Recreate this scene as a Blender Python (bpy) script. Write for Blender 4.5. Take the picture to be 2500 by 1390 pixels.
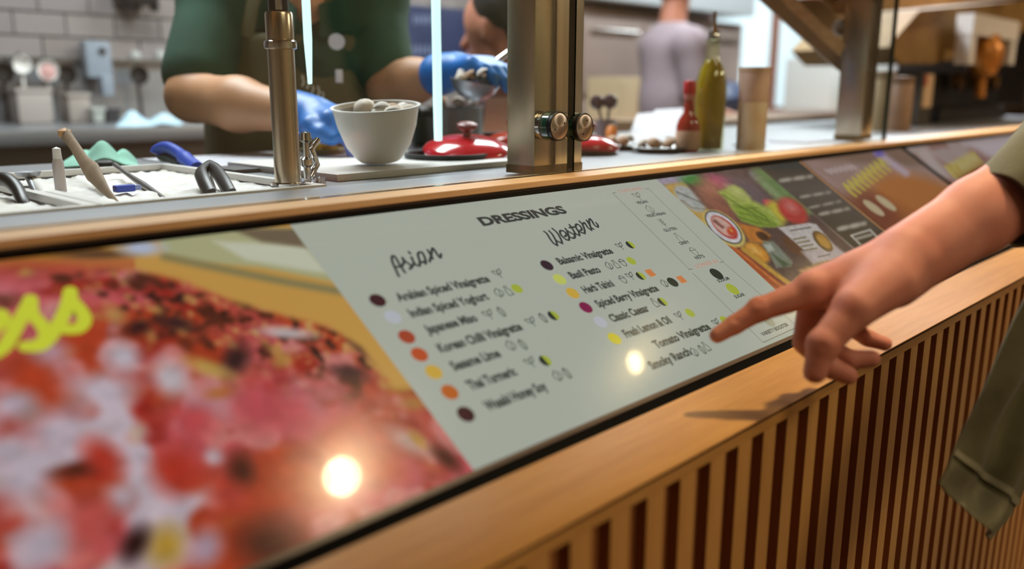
import bpy, bmesh, math, random
import numpy as np
from mathutils import Vector, Matrix

for o in list(bpy.data.objects):
    bpy.data.objects.remove(o, do_unlink=True)
SC = bpy.context.scene
COL = SC.collection

# ------------------------------------------------------------------ camera
CAMZ = 1.20                                  # eye height above the floor
FPX = 2101.84                                # focal length in pixels of a 2500 wide frame
YAW, PITCH, ROLL = map(math.radians, (46.00455, 12.75527, 0.08677))
_cy, _sy, _cp, _sp = math.cos(YAW), math.sin(YAW), math.cos(PITCH), math.sin(PITCH)
FWD = np.array([_sy * _cp, _cy * _cp, -_sp])
_rt = np.array([_cy, -_sy, 0.0])
_up = np.cross(_rt, FWD)
RIGHT = math.cos(ROLL) * _rt + math.sin(ROLL) * _up
UP = -math.sin(ROLL) * _rt + math.cos(ROLL) * _up
cam_data = bpy.data.cameras.new('camera')
cam = bpy.data.objects.new('camera', cam_data)
COL.objects.link(cam)
cam_data.sensor_width = 36.0
cam_data.lens = FPX / 2500 * 36.0
cam_data.clip_start = 0.02
cam.matrix_world = Matrix(((RIGHT[0], UP[0], -FWD[0], 0), (RIGHT[1], UP[1], -FWD[1], 0),
                           (RIGHT[2], UP[2], -FWD[2], CAMZ), (0, 0, 0, 1)))
cam_data.dof.use_dof = True
cam_data.dof.focus_distance = 1.06
cam_data.dof.aperture_fstop = 2.05
SC.camera = cam

# ------------------------------------------------------------------ exposure, world, big lights
SC.view_settings.view_transform = 'Standard'
SC.view_settings.look = 'None'
SC.view_settings.exposure = 0.0
SC.view_settings.gamma = 1.0
SC.view_settings.use_curve_mapping = False
cy = SC.cycles                                       # short light paths keep the full-size render quick
cy.max_bounces, cy.diffuse_bounces, cy.glossy_bounces = 5, 3, 2
cy.transmission_bounces, cy.transparent_max_bounces = 4, 10
cy.caustics_reflective = cy.caustics_refractive = False
cy.use_adaptive_sampling = True
cy.adaptive_threshold = 0.04
world = bpy.data.worlds.new('room_air')
SC.world = world
world.use_nodes = True
world.node_tree.nodes['Background'].inputs[0].default_value = (1.0, 0.80, 0.58, 1)
world.node_tree.nodes['Background'].inputs[1].default_value = 0.16


def area_light(name, loc, size, energy, color, rot=(0, 0, 0)):
    l = bpy.data.lights.new(name, 'AREA')
    l.shape = 'RECTANGLE'
    l.size, l.size_y = size
    l.energy = energy
    l.color = color
    o = bpy.data.objects.new(name, l)
    COL.objects.link(o)
    o.location = loc
    o.rotation_euler = rot
    return o


# cool ceiling panels of the kitchen (the fixtures themselves are built further down)
KITCHEN_PANELS = [(0.9, 2.05), (2.6, 2.05), (4.4, 2.05), (6.2, 2.05)]
for _x, _y in KITCHEN_PANELS:
    area_light('kitchen_panel_light', (_x, _y, 2.66), (1.1, 0.55), 54, (0.93, 0.96, 1.0))
# added warm fill panels, unseen behind the camera, lifting slats, posts and hand
FILL_PANELS = [(0.9, -1.35, 19), (4.4, -1.6, 60)]
for _x, _y, _e in FILL_PANELS:
    area_light('fill_panel_light', (_x, _y, 2.66), (1.1, 0.55), _e, (1.0, 0.82, 0.60))

# ------------------------------------------------------------------ helpers


def lin(r, g, b):
    f = lambda c: (c / 255 / 12.92) if c / 255 <= 0.04045 else ((c / 255 + 0.055) / 1.055) ** 2.4
    return (f(r), f(g), f(b))


def pix(x, y, Y=None, Z=None, D=None, X=None):
    """a point of the photograph carried out to depth plane Y, level Z, distance D or plane X"""
    d = RIGHT * ((x - 1250) / FPX) - UP * ((y - 695) / FPX) + FWD
    if D is not None:
        t = D
    elif Y is not None:
        t = Y / d[1]
    elif X is not None:
        t = X / d[0]
    else:
        t = (Z - CAMZ) / d[2]
    p = d * t
    return np.array([p[0], p[1], p[2] + CAMZ])


MATS = {}


def mat(name, col, rough=0.5, metal=0.0, spec=0.5, noise=0.0, nscale=40.0, bump=0.0, bscale=200.0, stretch=None,
        sss=0.0, emit=None, estr=1.0, coat=0.0, col2=None, sheen=0.0, trans=0.0):
    if name in MATS:
        return MATS[name]
    m = bpy.data.materials.new(name)
    m.use_nodes = True
    nt = m.node_tree
    b = nt.nodes['Principled BSDF']
    c = lin(*col)
    b.inputs['Base Color'].default_value = (*c, 1)
    b.inputs['Roughness'].default_value = rough
    b.inputs['Metallic'].default_value = metal
    b.inputs['Specular IOR Level'].default_value = spec
    b.inputs['Coat Weight'].default_value = coat
    b.inputs['Coat Roughness'].default_value = 0.08
    b.inputs['Sheen Weight'].default_value = sheen
    b.inputs['Transmission Weight'].default_value = trans
    if sss:
        b.inputs['Subsurface Weight'].default_value = sss
        b.inputs['Subsurface Radius'].default_value = (1.0, 0.35, 0.2)
        b.inputs['Subsurface Scale'].default_value = 0.008
    if emit is not None:
        b.inputs['Emission Color'].default_value = (*lin(*emit), 1)
        b.inputs['Emission Strength'].default_value = estr
    tc = None
    if noise or bump:
        tc = nt.nodes.new('ShaderNodeTexCoord')
        mp = nt.nodes.new('ShaderNodeMapping')
        nt.links.new(tc.outputs['Object'], mp.inputs[0])
        if stretch:
            mp.inputs['Scale'].default_value = stretch
    if noise:
        n = nt.nodes.new('ShaderNodeTexNoise')
        n.inputs['Scale'].default_value = nscale
        n.inputs['Detail'].default_value = 5
        nt.links.new(mp.outputs[0], n.inputs['Vector'])
        mx = nt.nodes.new('ShaderNodeMix')
        mx.data_type = 'RGBA'
        c2 = lin(*col2) if col2 else tuple(max(0, v * (1 - noise)) for v in c)
        mx.inputs['A'].default_value = (*c, 1)
        mx.inputs['B'].default_value = (*c2, 1)
        rp = nt.nodes.new('ShaderNodeMapRange')
        rp.inputs['From Min'].default_value = 0.35
        rp.inputs['From Max'].default_value = 0.68
        nt.links.new(n.outputs['Fac'], rp.inputs[0])
        nt.links.new(rp.outputs[0], mx.inputs['Factor'])
        nt.links.new(mx.outputs['Result'], b.inputs['Base Color'])
    if bump:
        n2 = nt.nodes.new('ShaderNodeTexNoise')
        n2.inputs['Scale'].default_value = bscale
        nt.links.new(mp.outputs[0], n2.inputs['Vector'])
        bp = nt.nodes.new('ShaderNodeBump')
        bp.inputs['Strength'].default_value = bump
        bp.inputs['Distance'].default_value = 0.001
        nt.links.new(n2.outputs['Fac'], bp.inputs['Height'])
        nt.links.new(bp.outputs[0], b.inputs['Normal'])
    MATS[name] = m
    return m


def wood(name, light, dark, axis, rough=0.42, scale=1.0):
    """oak veneer, grain running along one axis"""
    if name in MATS:
        return MATS[name]
    m = bpy.data.materials.new(name)
    m.use_nodes = True
    nt = m.node_tree
    b = nt.nodes['Principled BSDF']
    b.inputs['Roughness'].default_value = rough
    tc = nt.nodes.new('ShaderNodeTexCoord')
    mp = nt.nodes.new('ShaderNodeMapping')
    s = [1.0, 1.0, 1.0]
    s[axis] = 0.06
    mp.inputs['Scale'].default_value = s
    nt.links.new(tc.outputs['Object'], mp.inputs[0])
    n1 = nt.nodes.new('ShaderNodeTexNoise')
    n1.inputs['Scale'].default_value = 55 * scale
    n1.inputs['Detail'].default_value = 4
    n1.inputs['Distortion'].default_value = 1.2
    n2 = nt.nodes.new('ShaderNodeTexNoise')
    n2.inputs['Scale'].default_value = 420 * scale
    n2.inputs['Detail'].default_value = 3
    for n in (n1, n2):
        nt.links.new(mp.outputs[0], n.inputs['Vector'])
    ad = nt.nodes.new('ShaderNodeMath')
    ad.operation = 'MULTIPLY_ADD'
    nt.links.new(n1.outputs['Fac'], ad.inputs[0])
    ad.inputs[1].default_value = 0.65
    m2 = nt.nodes.new('ShaderNodeMath')
    m2.operation = 'MULTIPLY'
    nt.links.new(n2.outputs['Fac'], m2.inputs[0])
    m2.inputs[1].default_value = 0.40
    nt.links.new(m2.outputs[0], ad.inputs[2])
    rp = nt.nodes.new('ShaderNodeValToRGB')
    e = rp.color_ramp.elements
    e[0].position, e[1].position = 0.38, 0.66
    e[0].color = (*lin(*dark), 1)
    e[1].color = (*lin(*light), 1)
    nt.links.new(ad.outputs[0], rp.inputs[0])
    nt.links.new(rp.outputs[0], b.inputs['Base Color'])
    bp = nt.nodes.new('ShaderNodeBump')
    bp.inputs['Strength'].default_value = 0.12
    bp.inputs['Distance'].default_value = 0.0006
    nt.links.new(ad.outputs[0], bp.inputs['Height'])
    nt.links.new(bp.outputs[0], b.inputs['Normal'])
    MATS[name] = m
    return m


def glass_mat(name, tint=(0.96, 0.99, 0.97), ior=1.45, gloss=0.01):
    """clear architectural glass: what lies behind plus a Fresnel reflection"""
    if name in MATS:
        return MATS[name]
    m = bpy.data.materials.new(name)
    m.use_nodes = True
    nt = m.node_tree
    nt.nodes.clear()
    out = nt.nodes.new('ShaderNodeOutputMaterial')
    t = nt.nodes.new('ShaderNodeBsdfTransparent')
    t.inputs[0].default_value = (*tint, 1)
    g = nt.nodes.new('ShaderNodeBsdfGlossy')
    g.inputs['Roughness'].default_value = gloss
    fr = nt.nodes.new('ShaderNodeFresnel')
    ge = nt.nodes.new('ShaderNodeNewGeometry')         # same small reflection on the way in and out of a sheet
    mr = nt.nodes.new('ShaderNodeMapRange')
    mr.inputs['To Min'].default_value = ior
    mr.inputs['To Max'].default_value = 1 / ior
    nt.links.new(ge.outputs['Backfacing'], mr.inputs[0])
    nt.links.new(mr.outputs[0], fr.inputs[0])
    mx = nt.nodes.new('ShaderNodeMixShader')
    nt.links.new(fr.outputs[0], mx.inputs[0])
    nt.links.new(t.outputs[0], mx.inputs[1])
    nt.links.new(g.outputs[0], mx.inputs[2])
    nt.links.new(mx.outputs[0], out.inputs[0])
    MATS[name] = m
    return m


# ---------------------------------------------------------------- objects


def tag(o, label=None, cat=None, group=None, kind=None):
    if label: o['label'] = label
    if cat: o['category'] = cat
    if group: o['group'] = group
    if kind: o['kind'] = kind
    return o


def empty(name, loc=(0, 0, 0), label=None, cat=None, group=None):
    o = bpy.data.objects.new(name, None)
    o.empty_display_size = 0.05
    COL.objects.link(o)
    o.location = Vector([float(v) for v in loc])
    return tag(o, label, cat, group)


def link(name, me, m=None, parent=None, smooth=False):
    o = bpy.data.objects.new(name, me)
    COL.objects.link(o)
    if m is not None:
        for mm in (m if isinstance(m, (list, tuple)) else [m]):
            me.materials.append(mm)
    if parent is not None:
        o.parent = parent
        # meshes are written in world space; the parent sits at its thing's base
        o.matrix_parent_inverse = Matrix.Translation(-Vector(_origin(parent)))
    if smooth:
        me.polygons.foreach_set('use_smooth', [True] * len(me.polygons))
    return o


def _origin(o):
    p = Vector(o.location)
    while o.parent is not None:
        break
    return p


class MB:
    """collects boxes, tubes, lathes and prisms into one mesh"""

    def __init__(self):
        self.v, self.f, self.mi = [], [], []

    def add(self, vs, fs, mi=0):
        b = len(self.v)
        self.v += [tuple(float(c) for c in p) for p in vs]
        self.f += [tuple(b + i for i in f) for f in fs]
        self.mi += [mi] * len(fs)
        return self

    def box(self, a, b, bev=0.0, mi=0, mis=None):
        x0, y0, z0 = [min(a[i], b[i]) for i in range(3)]
        x1, y1, z1 = [max(a[i], b[i]) for i in range(3)]
        if bev > 0:
            bev = min(bev, (x1 - x0) * .49, (y1 - y0) * .49, (z1 - z0) * .49)
            bm = bmesh.new()
            r = bmesh.ops.create_cube(bm, size=1)
            bmesh.ops.scale(bm, vec=(x1 - x0, y1 - y0, z1 - z0), verts=bm.verts)
            bmesh.ops.translate(bm, vec=((x0 + x1) / 2, (y0 + y1) / 2, (z0 + z1) / 2), verts=bm.verts)
            bmesh.ops.bevel(bm, geom=list(bm.edges), offset=bev, segments=2, affect='EDGES', profile=0.7)
            bm.verts.index_update()
            self.add([v.co[:] for v in bm.verts], [[v.index for v in f.verts] for f in bm.faces], mi)
            bm.free()
            return self
        vs = [(x0, y0, z0), (x1, y0, z0), (x1, y1, z0), (x0, y1, z0), (x0, y0, z1), (x1, y0, z1), (x1, y1, z1), (x0, y1, z1)]
        fs = [(0, 3, 2, 1), (4, 5, 6, 7), (0, 1, 5, 4), (1, 2, 6, 5), (2, 3, 7, 6), (3, 0, 4, 7)]
        b = len(self.v)
        self.v += vs
        for i, f in enumerate(fs):                 # faces: bottom top front right back left
            self.f.append(tuple(b + k for k in f))
            self.mi.append(mis[i] if mis else mi)
        return self

    def bar(self, a, b, w, h, up=(0, 0, 1), mi=0):
        a, b = Vector(a), Vector(b)
        d = (b - a).normalized()
        s = d.cross(Vector(up)).normalized()
        t = s.cross(d).normalized()
        vs = []
        for p in (a, b):
            for i, j in ((-1, -1), (1, -1), (1, 1), (-1, 1)):
                vs.append(p + s * (i * w / 2) + t * (j * h / 2))
        return self.add(vs, [(0, 1, 2, 3), (7, 6, 5, 4), (0, 4, 5, 1), (1, 5, 6, 2), (2, 6, 7, 3), (3, 7, 4, 0)], mi)

    def tube(self, pts, r, n=12, mi=0, cap=True, flat=None):
        """sweep a circle (or an ellipse: flat=(normal, ratio)) along points"""
        P = [Vector([float(c) for c in p]) for p in pts]
        R = r if isinstance(r, (list, tuple)) else [r] * len(P)
        ref = None
        rings = []
        for i, p in enumerate(P):
            d = (P[min(i + 1, len(P) - 1)] - P[max(i - 1, 0)]).normalized()
            if ref is None:
                ref = d.orthogonal().normalized() if flat is None else (Vector(flat[0]) - d * Vector(flat[0]).dot(d)).normalized()
            else:
                ref = (ref - d * ref.dot(d)).normalized()
            s = d.cross(ref)
            k = 1.0 if flat is None else flat[1]
            rings.append([p + (ref * (math.cos(2 * math.pi * j / n) * k) + s * math.sin(2 * math.pi * j / n)) * R[i] for j in range(n)])
        vs = [q for g in rings for q in g]
        fs = []
        for i in range(len(P) - 1):
            for j in range(n):
                fs.append((i * n + j, i * n + (j + 1) % n, (i + 1) * n + (j + 1) % n, (i + 1) * n + j))
        if cap:
            fs.append(tuple(range(n - 1, -1, -1)))
            fs.append(tuple((len(P) - 1) * n + j for j in range(n)))
        return self.add(vs, fs, mi)

    def lathe(self, prof, c, n=28, axis=(0, 0, 1), mi=0):
        """profile of (radius, height) about an axis through c"""
        ax = Vector(axis).normalized()
        u = ax.orthogonal().normalized()
        w = ax.cross(u)
        c = Vector([float(v) for v in c])
        vs = []
        for r, h in prof:
            for j in range(n):
                a = 2 * math.pi * j / n
                vs.append(c + ax * h + (u * math.cos(a) + w * math.sin(a)) * r)
        fs = []
        for i in range(len(prof) - 1):
            for j in range(n):
                fs.append((i * n + j, i * n + (j + 1) % n, (i + 1) * n + (j + 1) % n, (i + 1) * n + j))
        if prof[0][0] > 1e-6:
            fs.append(tuple(range(n - 1, -1, -1)))
        if prof[-1][0] > 1e-6:
            fs.append(tuple((len(prof) - 1) * n + j for j in range(n)))
        return self.add(vs, fs, mi)

    def prism(self, poly, ext):
        """closed polygon (3-D points) pushed along a vector"""
        n = len(poly)
        e = Vector(ext)
        vs = [Vector([float(c) for c in p]) for p in poly]
        vs += [v + e for v in vs]
        fs = [tuple(range(n - 1, -1, -1)), tuple(range(n, 2 * n))]
        fs += [(i, (i + 1) % n, n + (i + 1) % n, n + i) for i in range(n)]
        return self.add(vs, fs)

    def mesh(self, name='mesh'):
        me = bpy.data.meshes.new(name)
        me.from_pydata([tuple(v) for v in self.v], [], self.f)
        if any(self.mi):
            me.polygons.foreach_set('material_index', self.mi)
        me.update()
        bm = bmesh.new()
        bm.from_mesh(me)
        bmesh.ops.recalc_face_normals(bm, faces=bm.faces)
        bm.to_mesh(me)
        bm.free()
        return me

    def build(self, name, m, parent=None, smooth=False):
        me = self.mesh(name)
        o = link(name, me, m, parent)
        if smooth:
            shade(me)
        return o


def shade(me, angle=40):
    """smooth shading that keeps edges sharper than the angle"""
    me.polygons.foreach_set('use_smooth', [True] * len(me.polygons))
    me.set_sharp_from_angle(angle=math.radians(angle))


# ---------------------------------------------------------------- smooth solids (bodies, cloth) from distance fields


class Solid:
    def __init__(self, lo, hi, res):
        self.lo, self.res = np.array(lo, float), res
        n = [int(math.ceil((hi[i] - lo[i]) / res)) + 1 for i in range(3)]
        self.ax = [lo[i] + res * np.arange(n[i]) for i in range(3)]
        self.d = np.full(n, 0.08, np.float32)

    def _win(self, pts, r):
        P = np.array(pts)
        sl = []
        for i in range(3):
            a = int(np.clip(np.floor((P[:, i].min() - r - self.lo[i]) / self.res), 0, len(self.ax[i])))
            b = int(np.clip(np.ceil((P[:, i].max() + r - self.lo[i]) / self.res) + 1, 0, len(self.ax[i])))
            sl.append(slice(a, b))
        return tuple(sl)

    def _grid(self, w):
        return np.meshgrid(*[self.ax[i][w[i]].astype(np.float32) for i in range(3)], indexing='ij')

    def _put(self, w, d, k, sub):
        o = self.d[w]
        if sub:
            d = -d
            if k > 0:
                h = np.clip(0.5 - 0.5 * (o - d) / k, 0, 1)
                r = o * (1 - h) + d * h + k * h * (1 - h)
            else:
                r = np.maximum(o, d)
        elif k > 0:
            h = np.clip(0.5 + 0.5 * (o - d) / k, 0, 1)
            r = o * (1 - h) + d * h - k * h * (1 - h)
        else:
            r = np.minimum(o, d)
        self.d[w] = r

    def cone(self, a, b, ra, rb, k=0.004, flat=None, sub=False):
        a, b = np.array(a, float), np.array(b, float)
        w = self._win([a, b], max(ra, rb) * 1.15 + 3 * k + 4 * self.res)
        g = self._grid(w)
        if g[0].size == 0:
            return self
        q = [g[i] - np.float32(a[i]) for i in range(3)]
        ab = b - a
        if flat is not None:
            nv = np.array(flat[0], float)
            nv /= np.linalg.norm(nv)
            s = 1 / flat[1] - 1
            dt = q[0] * nv[0] + q[1] * nv[1] + q[2] * nv[2]
            q = [q[i] + dt * np.float32(s * nv[i]) for i in range(3)]
            ab = ab + nv * (ab @ nv) * s
        L = ab @ ab + 1e-12
        t = np.clip((q[0] * ab[0] + q[1] * ab[1] + q[2] * ab[2]) / L, 0, 1).astype(np.float32)
        d = np.sqrt(sum((q[i] - t * np.float32(ab[i])) ** 2 for i in range(3))) - (ra + (rb - ra) * t)
        if flat is not None:
            d = d * np.float32(min(1.0, flat[1]) ** 0.5)
        self._put(w, d.astype(np.float32), k, sub)
        return self

    def ball(self, c, r, k=0.004, sub=False):
        """ellipsoid: r is a number or three radii"""
        r = np.array([r] * 3 if np.isscalar(r) else r, float)
        w = self._win([c], r.max() * 1.1 + 3 * k + 4 * self.res)
        g = self._grid(w)
        if g[0].size == 0:
            return self
        k0 = np.sqrt(sum(((g[i] - c[i]) / r[i]) ** 2 for i in range(3)))
        k1 = np.sqrt(sum(((g[i] - c[i]) / r[i] ** 2) ** 2 for i in range(3))) + 1e-6
        self._put(w, (k0 * (k0 - 1) / k1).astype(np.float32), k, sub)
        return self

    def chain(self, pts, rad, k=0.004, flat=None):
        for i in range(len(pts) - 1):
            self.cone(pts[i], pts[i + 1], rad[i], rad[i + 1], k, flat)
        return self

    def cut(self, p, nrm):
        """keep the half space behind the plane"""
        nrm = np.array(nrm, float)
        nrm /= np.linalg.norm(nrm)
        g = np.meshgrid(*[a.astype(np.float32) for a in self.ax], indexing='ij', sparse=True)
        d = sum((g[i] - np.float32(p[i])) * np.float32(nrm[i]) for i in range(3))
        self.d = np.maximum(self.d, d)
        return self

    def mesh(self, name, smooth=2):
        d = self.d
        d[0], d[-1] = 1, 1
        d[:, 0], d[:, -1] = 1, 1
        d[:, :, 0], d[:, :, -1] = 1, 1
        ins = d < 0
        n = d.shape
        c = np.zeros((n[0] - 1, n[1] - 1, n[2] - 1), np.int8)
        corners = [(i, j, k) for i in (0, 1) for j in (0, 1) for k in (0, 1)]
        for i, j, k in corners:
            c += ins[i:n[0] - 1 + i, j:n[1] - 1 + j, k:n[2] - 1 + k]
        act = np.argwhere((c > 0) & (c < 8))
        idx = -np.ones(c.shape, np.int32)
        idx[tuple(act.T)] = np.arange(len(act))
        vals = np.stack([d[tuple((act + np.array(o)).T)] for o in corners], 1)
        acc = np.zeros((len(act), 3))
        cnt = np.zeros(len(act))
        for a in range(8):
            for b in range(a + 1, 8):
                o1, o2 = np.array(corners[a]), np.array(corners[b])
                if np.abs(o1 - o2).sum() != 1:
                    continue
                va, vb = vals[:, a], vals[:, b]
                m = (va < 0) != (vb < 0)
                t = np.where(m, va / np.where(m, va - vb, 1), 0)
                acc += m[:, None] * (o1 + t[:, None] * (o2 - o1))
                cnt += m
        V = self.lo + self.res * (act + acc / cnt[:, None])
        quads = []
        for ax in range(3):
            o = np.zeros(3, int)
            o[ax] = 1
            A = ins[:n[0] - o[0], :n[1] - o[1], :n[2] - o[2]]
            B = ins[o[0]:, o[1]:, o[2]:]
            e = np.argwhere(A != B)
            b1, b2 = (ax + 1) % 3, (ax + 2) % 3
            e = e[(e[:, b1] > 0) & (e[:, b2] > 0)]
            s = A[tuple(e.T)]
            o1, o2 = np.zeros(3, int), np.zeros(3, int)
            o1[b1], o2[b2] = 1, 1
            q = np.stack([idx[tuple((e - o1 - o2).T)], idx[tuple((e - o2).T)], idx[tuple(e.T)], idx[tuple((e - o1).T)]], 1)
            q[~s] = q[~s][:, ::-1]
            quads.append(q)
        Q = np.concatenate(quads)
        for _ in range(smooth):
            S = np.zeros_like(V)
            C = np.zeros(len(V))
            for a in range(4):
                i, j = Q[:, a], Q[:, (a + 1) % 4]
                for s, t in ((i, j), (j, i)):
                    for cc in range(3):
                        S[:, cc] += np.bincount(s, V[t, cc], len(V))
                    C += np.bincount(s, minlength=len(V))
            V = V * 0.5 + 0.5 * S / np.maximum(C, 1)[:, None]
        me = bpy.data.meshes.new(name)
        me.vertices.add(len(V))
        me.vertices.foreach_set('co', V.astype(np.float32).ravel())
        me.loops.add(Q.size)
        me.loops.foreach_set('vertex_index', Q.astype(np.int32).ravel())
        me.polygons.add(len(Q))
        me.polygons.foreach_set('loop_start', np.arange(0, Q.size, 4, dtype=np.int32))
        me.update(calc_edges=True)
        me.validate()
        me.polygons.foreach_set('use_smooth', [True] * len(me.polygons))
        return me


# ================================================================== the room
def struct(name, mb, m, parent=None):
    return tag(mb.build(name, m, parent), kind='structure' if parent is None else None)


M_floor = mat('floor_concrete', (92, 84, 76), 0.55, noise=0.25, nscale=3)
M_ceil = mat('ceiling_paint', (150, 138, 122), 0.8, noise=0.1, nscale=4)
struct('floor', MB().box((-3, -3.2, -0.05), (14, 5.2, 0)), M_floor)
struct('ceiling', MB().box((-3, -3.2, 2.72), (14, 5.2, 2.77)), M_ceil)
YW = 3.40                                            # kitchen back wall
M_wall = mat('wall_grout', (128, 120, 118), 0.8, noise=0.12, nscale=6)
wb = struct('wall_back', MB().box((-3, YW, 0), (14, YW + 0.12, 2.72)), M_wall)
M_wcust = mat('wall_warm_plaster', (206, 176, 140), 0.85, noise=0.1, nscale=3)
struct('wall_front', MB().box((-3, -3.2, 0), (14, -3.08, 2.72)), M_wcust)
struct('wall_left', MB().box((-3, -3.08, 0), (-2.88, 5.2, 2.72)), mat('wall_left_plaster', (200, 176, 146), 0.85, noise=0.1, nscale=3))
struct('wall_right', MB().box((13.88, -3.08, 0), (14, 5.2, 2.72)), M_wcust)

# pale wall tiles behind the sink, one by one
M_tile = [mat('tile_%d' % i, c, 0.28, noise=0.06, nscale=9) for i, c in enumerate(((146, 138, 137), (141, 134, 134), (150, 142, 140), (139, 130, 128)))]
random.seed(4)
TW, TH = 0.172, 0.082
tile_me = []
for m in M_tile:
    me = MB().box((0.003, -0.012, 0.003), (TW - 0.003, 0, TH - 0.003), bev=0.003).mesh('tile')
    me.materials.append(m)
    tile_me.append(me)
for r in range(7):
    for c in range(14):
        o = bpy.data.objects.new('tile', random.choice(tile_me))
        COL.objects.link(o)
        o.location = (0.60 + c * TW + (r % 2) * TW / 2, YW, 1.30 + r * TH)
        o.parent = wb

# ================================================================== wooden service counter
CX0, CX1 = -0.55, 4.6
YF = 0.354                                            # slatted front
M_oak_x = wood('oak_along', (216, 162, 88), (200, 145, 72), 0)
M_oak_z = wood('oak_upright', (216, 163, 90), (200, 145, 73), 2)
M_stain = mat('dark_stained_groove', (170, 106, 56), 0.6, noise=0.3, nscale=30, stretch=(1, 1, 0.1))
M_black = mat('black_metal_frame', (14, 13, 13), 0.35)
counter = empty('service_counter', (2.0, 0.55, 0),
                'long oak service counter with slatted front, flat ledge and slim rear trim', 'counter')
MB().box((CX0, YF + 0.0105, 0.10), (CX1, YF + 0.03, 0.8895)).build('back_panel', M_stain, counter)
MB().box((CX0, YF + 0.03, 0.0), (CX1, 0.722, 0.86)).build('carcass', mat('carcass_board', (120, 84, 52), 0.7), counter)
MB().box((CX0, YF + 0.06, 0.0), (CX1, YF + 0.075, 0.10)).build('plinth', M_stain, counter)
MB().box((CX0, YF, 0.8892), (CX1, YF + 0.03, 0.9003), bev=0.0006).build('front_rail', M_oak_x, counter)
MB().box((CX0, YF - 0.0004, 0.9003), (CX1, YF + 0.03, 0.9026)).build('gap_shade_strip', mat('gap_shade_brown', (58, 28, 10), 0.9), counter)  # flush dark strip, the shade of a gap put into its colour
MB().box((CX0, YF - 0.0006, 0.9026), (CX1, 0.4385, 0.9040), bev=0.0006).build('ledge', M_oak_x, counter)
MB().box((CX0, YF + 0.03, 0.86), (CX1, 0.4360, 0.9024)).build('ledge_core', M_oak_x, counter)
PITCH_S, W_S, X_S = 0.0465, 0.0236, 0.4268
slat_me = MB().box((0, 0, 0), (W_S, 0.0103, 0.7892), mis=[1, 1, 0, 1, 1, 1]).mesh('slat')
slat_me.materials.append(M_oak_z)
slat_me.materials.append(M_stain)
i0, i1 = int((CX0 - X_S) / PITCH_S) + 1, int((2.6 - X_S) / PITCH_S)
for i in range(i0, i1):
    o = bpy.data.objects.new('slat', slat_me)
    COL.objects.link(o)
    o.location = (X_S + i * PITCH_S, YF, 0.10)
    o.parent = counter
    o.matrix_parent_inverse = Matrix.Translation(-Vector(counter.location))
# rear oak trim above the displays, kitchen light put into a paler colour
YT0, YT1, ZT = 0.704, 0.765, 1.0920
MB().box((CX0, YT0, ZT - 0.0075), (CX1, YT1, ZT), bev=0.0012).build('rear_trim', wood('lit_oak', (232, 190, 140), (218, 172, 118), 0), counter)
MB().box((CX0, YT0 + 0.002, 1.0795), (CX1, YT0 + 0.012, ZT - 0.0075)).build('trim_channel', mat('bronze_channel', (92, 76, 66), 0.4, metal=0.5), counter)
MB().box((CX0, 0.722, 0.86), (CX1, 0.76, 1.0795)).build('upstand', mat('carcass_board', (120, 84, 52)), counter)

# ================================================================== steel worktop behind the glass
M_steel = mat('brushed_steel', (164, 167, 172), 0.36, metal=0.78, noise=0.12, nscale=24, stretch=(0.15, 1, 1), bump=0.05, bscale=300)
M_steel_d = mat('dull_steel', (132, 131, 130), 0.38, metal=0.85, noise=0.15, nscale=12)
M_chrome = mat('chrome', (205, 203, 200), 0.12, metal=1.0)
ZW = 1.088
wt = empty('prep_worktop', (2.0, 1.2, 0), 'stainless steel prep worktop running behind the oak counter', 'worktop')
MB().box((CX0, 0.766, ZW - 0.03), (CX1, 0.866, ZW), bev=0.002).build('front_strip', M_steel, wt)
MB().box((CX0, 1.30, ZW - 0.03), (CX1, 1.49, ZW - 0.004), bev=0.002).build('rear_strip', M_steel, wt)
MB().box((0.60, 0.866, ZW - 0.03), (CX1, 1.30, ZW - 0.004), bev=0.001).build('top', M_steel, wt)
MB().box((CX0, 0.866, ZW - 0.16), (0.60, 1.30, ZW - 0.15)).build('well_floor', M_steel_d, wt)
MB().box((CX0, 0.77, 0), (CX1, 1.47, ZW - 0.16)).build('body', M_steel_d, wt)
# ================================================================== slanted menu displays
TH_S = math.radians(34.096)
CT, ST = math.cos(TH_S), math.sin(TH_S)
YB, ZB = 0.45, 0.912
SN = np.array([0, -ST, CT])


def S(px, py):
    """photo pixel -> (X along the counter, u up the slanted screen)"""
    d = RIGHT * ((px - 1250) / FPX) - UP * ((py - 695) / FPX) + FWD
    o = np.array([0, YB, ZB - CAMZ])
    p = d * ((o @ SN) / (d @ SN))
    return p[0], (p[1] - YB) * CT + (p[2] - o[2]) * ST


def S3(X, u, h=0.0):
    return np.array([X, YB + u * CT - h * ST, ZB + u * ST + h * CT])


def screen_mat(name, col=None, strength=1.0):
    m = mat(name, (10, 10, 10), 0.19, spec=0.30, coat=0.22, emit=col or (255, 255, 255), estr=strength)
    b = m.node_tree.nodes['Principled BSDF']
    b.inputs['Coat Roughness'].default_value = 0.035
    m.cycles.emission_sampling = 'NONE'                # dim glow, found by the bounced rays alone
    if col is None:
        a = m.node_tree.nodes.new('ShaderNodeAttribute')
        a.attribute_name = 'Col'
        m.node_tree.links.new(a.outputs['Color'], b.inputs['Emission Color'])
    return m


M_pic = screen_mat('screen_picture', None, 0.80)
_rng = np.random.default_rng(7)


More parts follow.
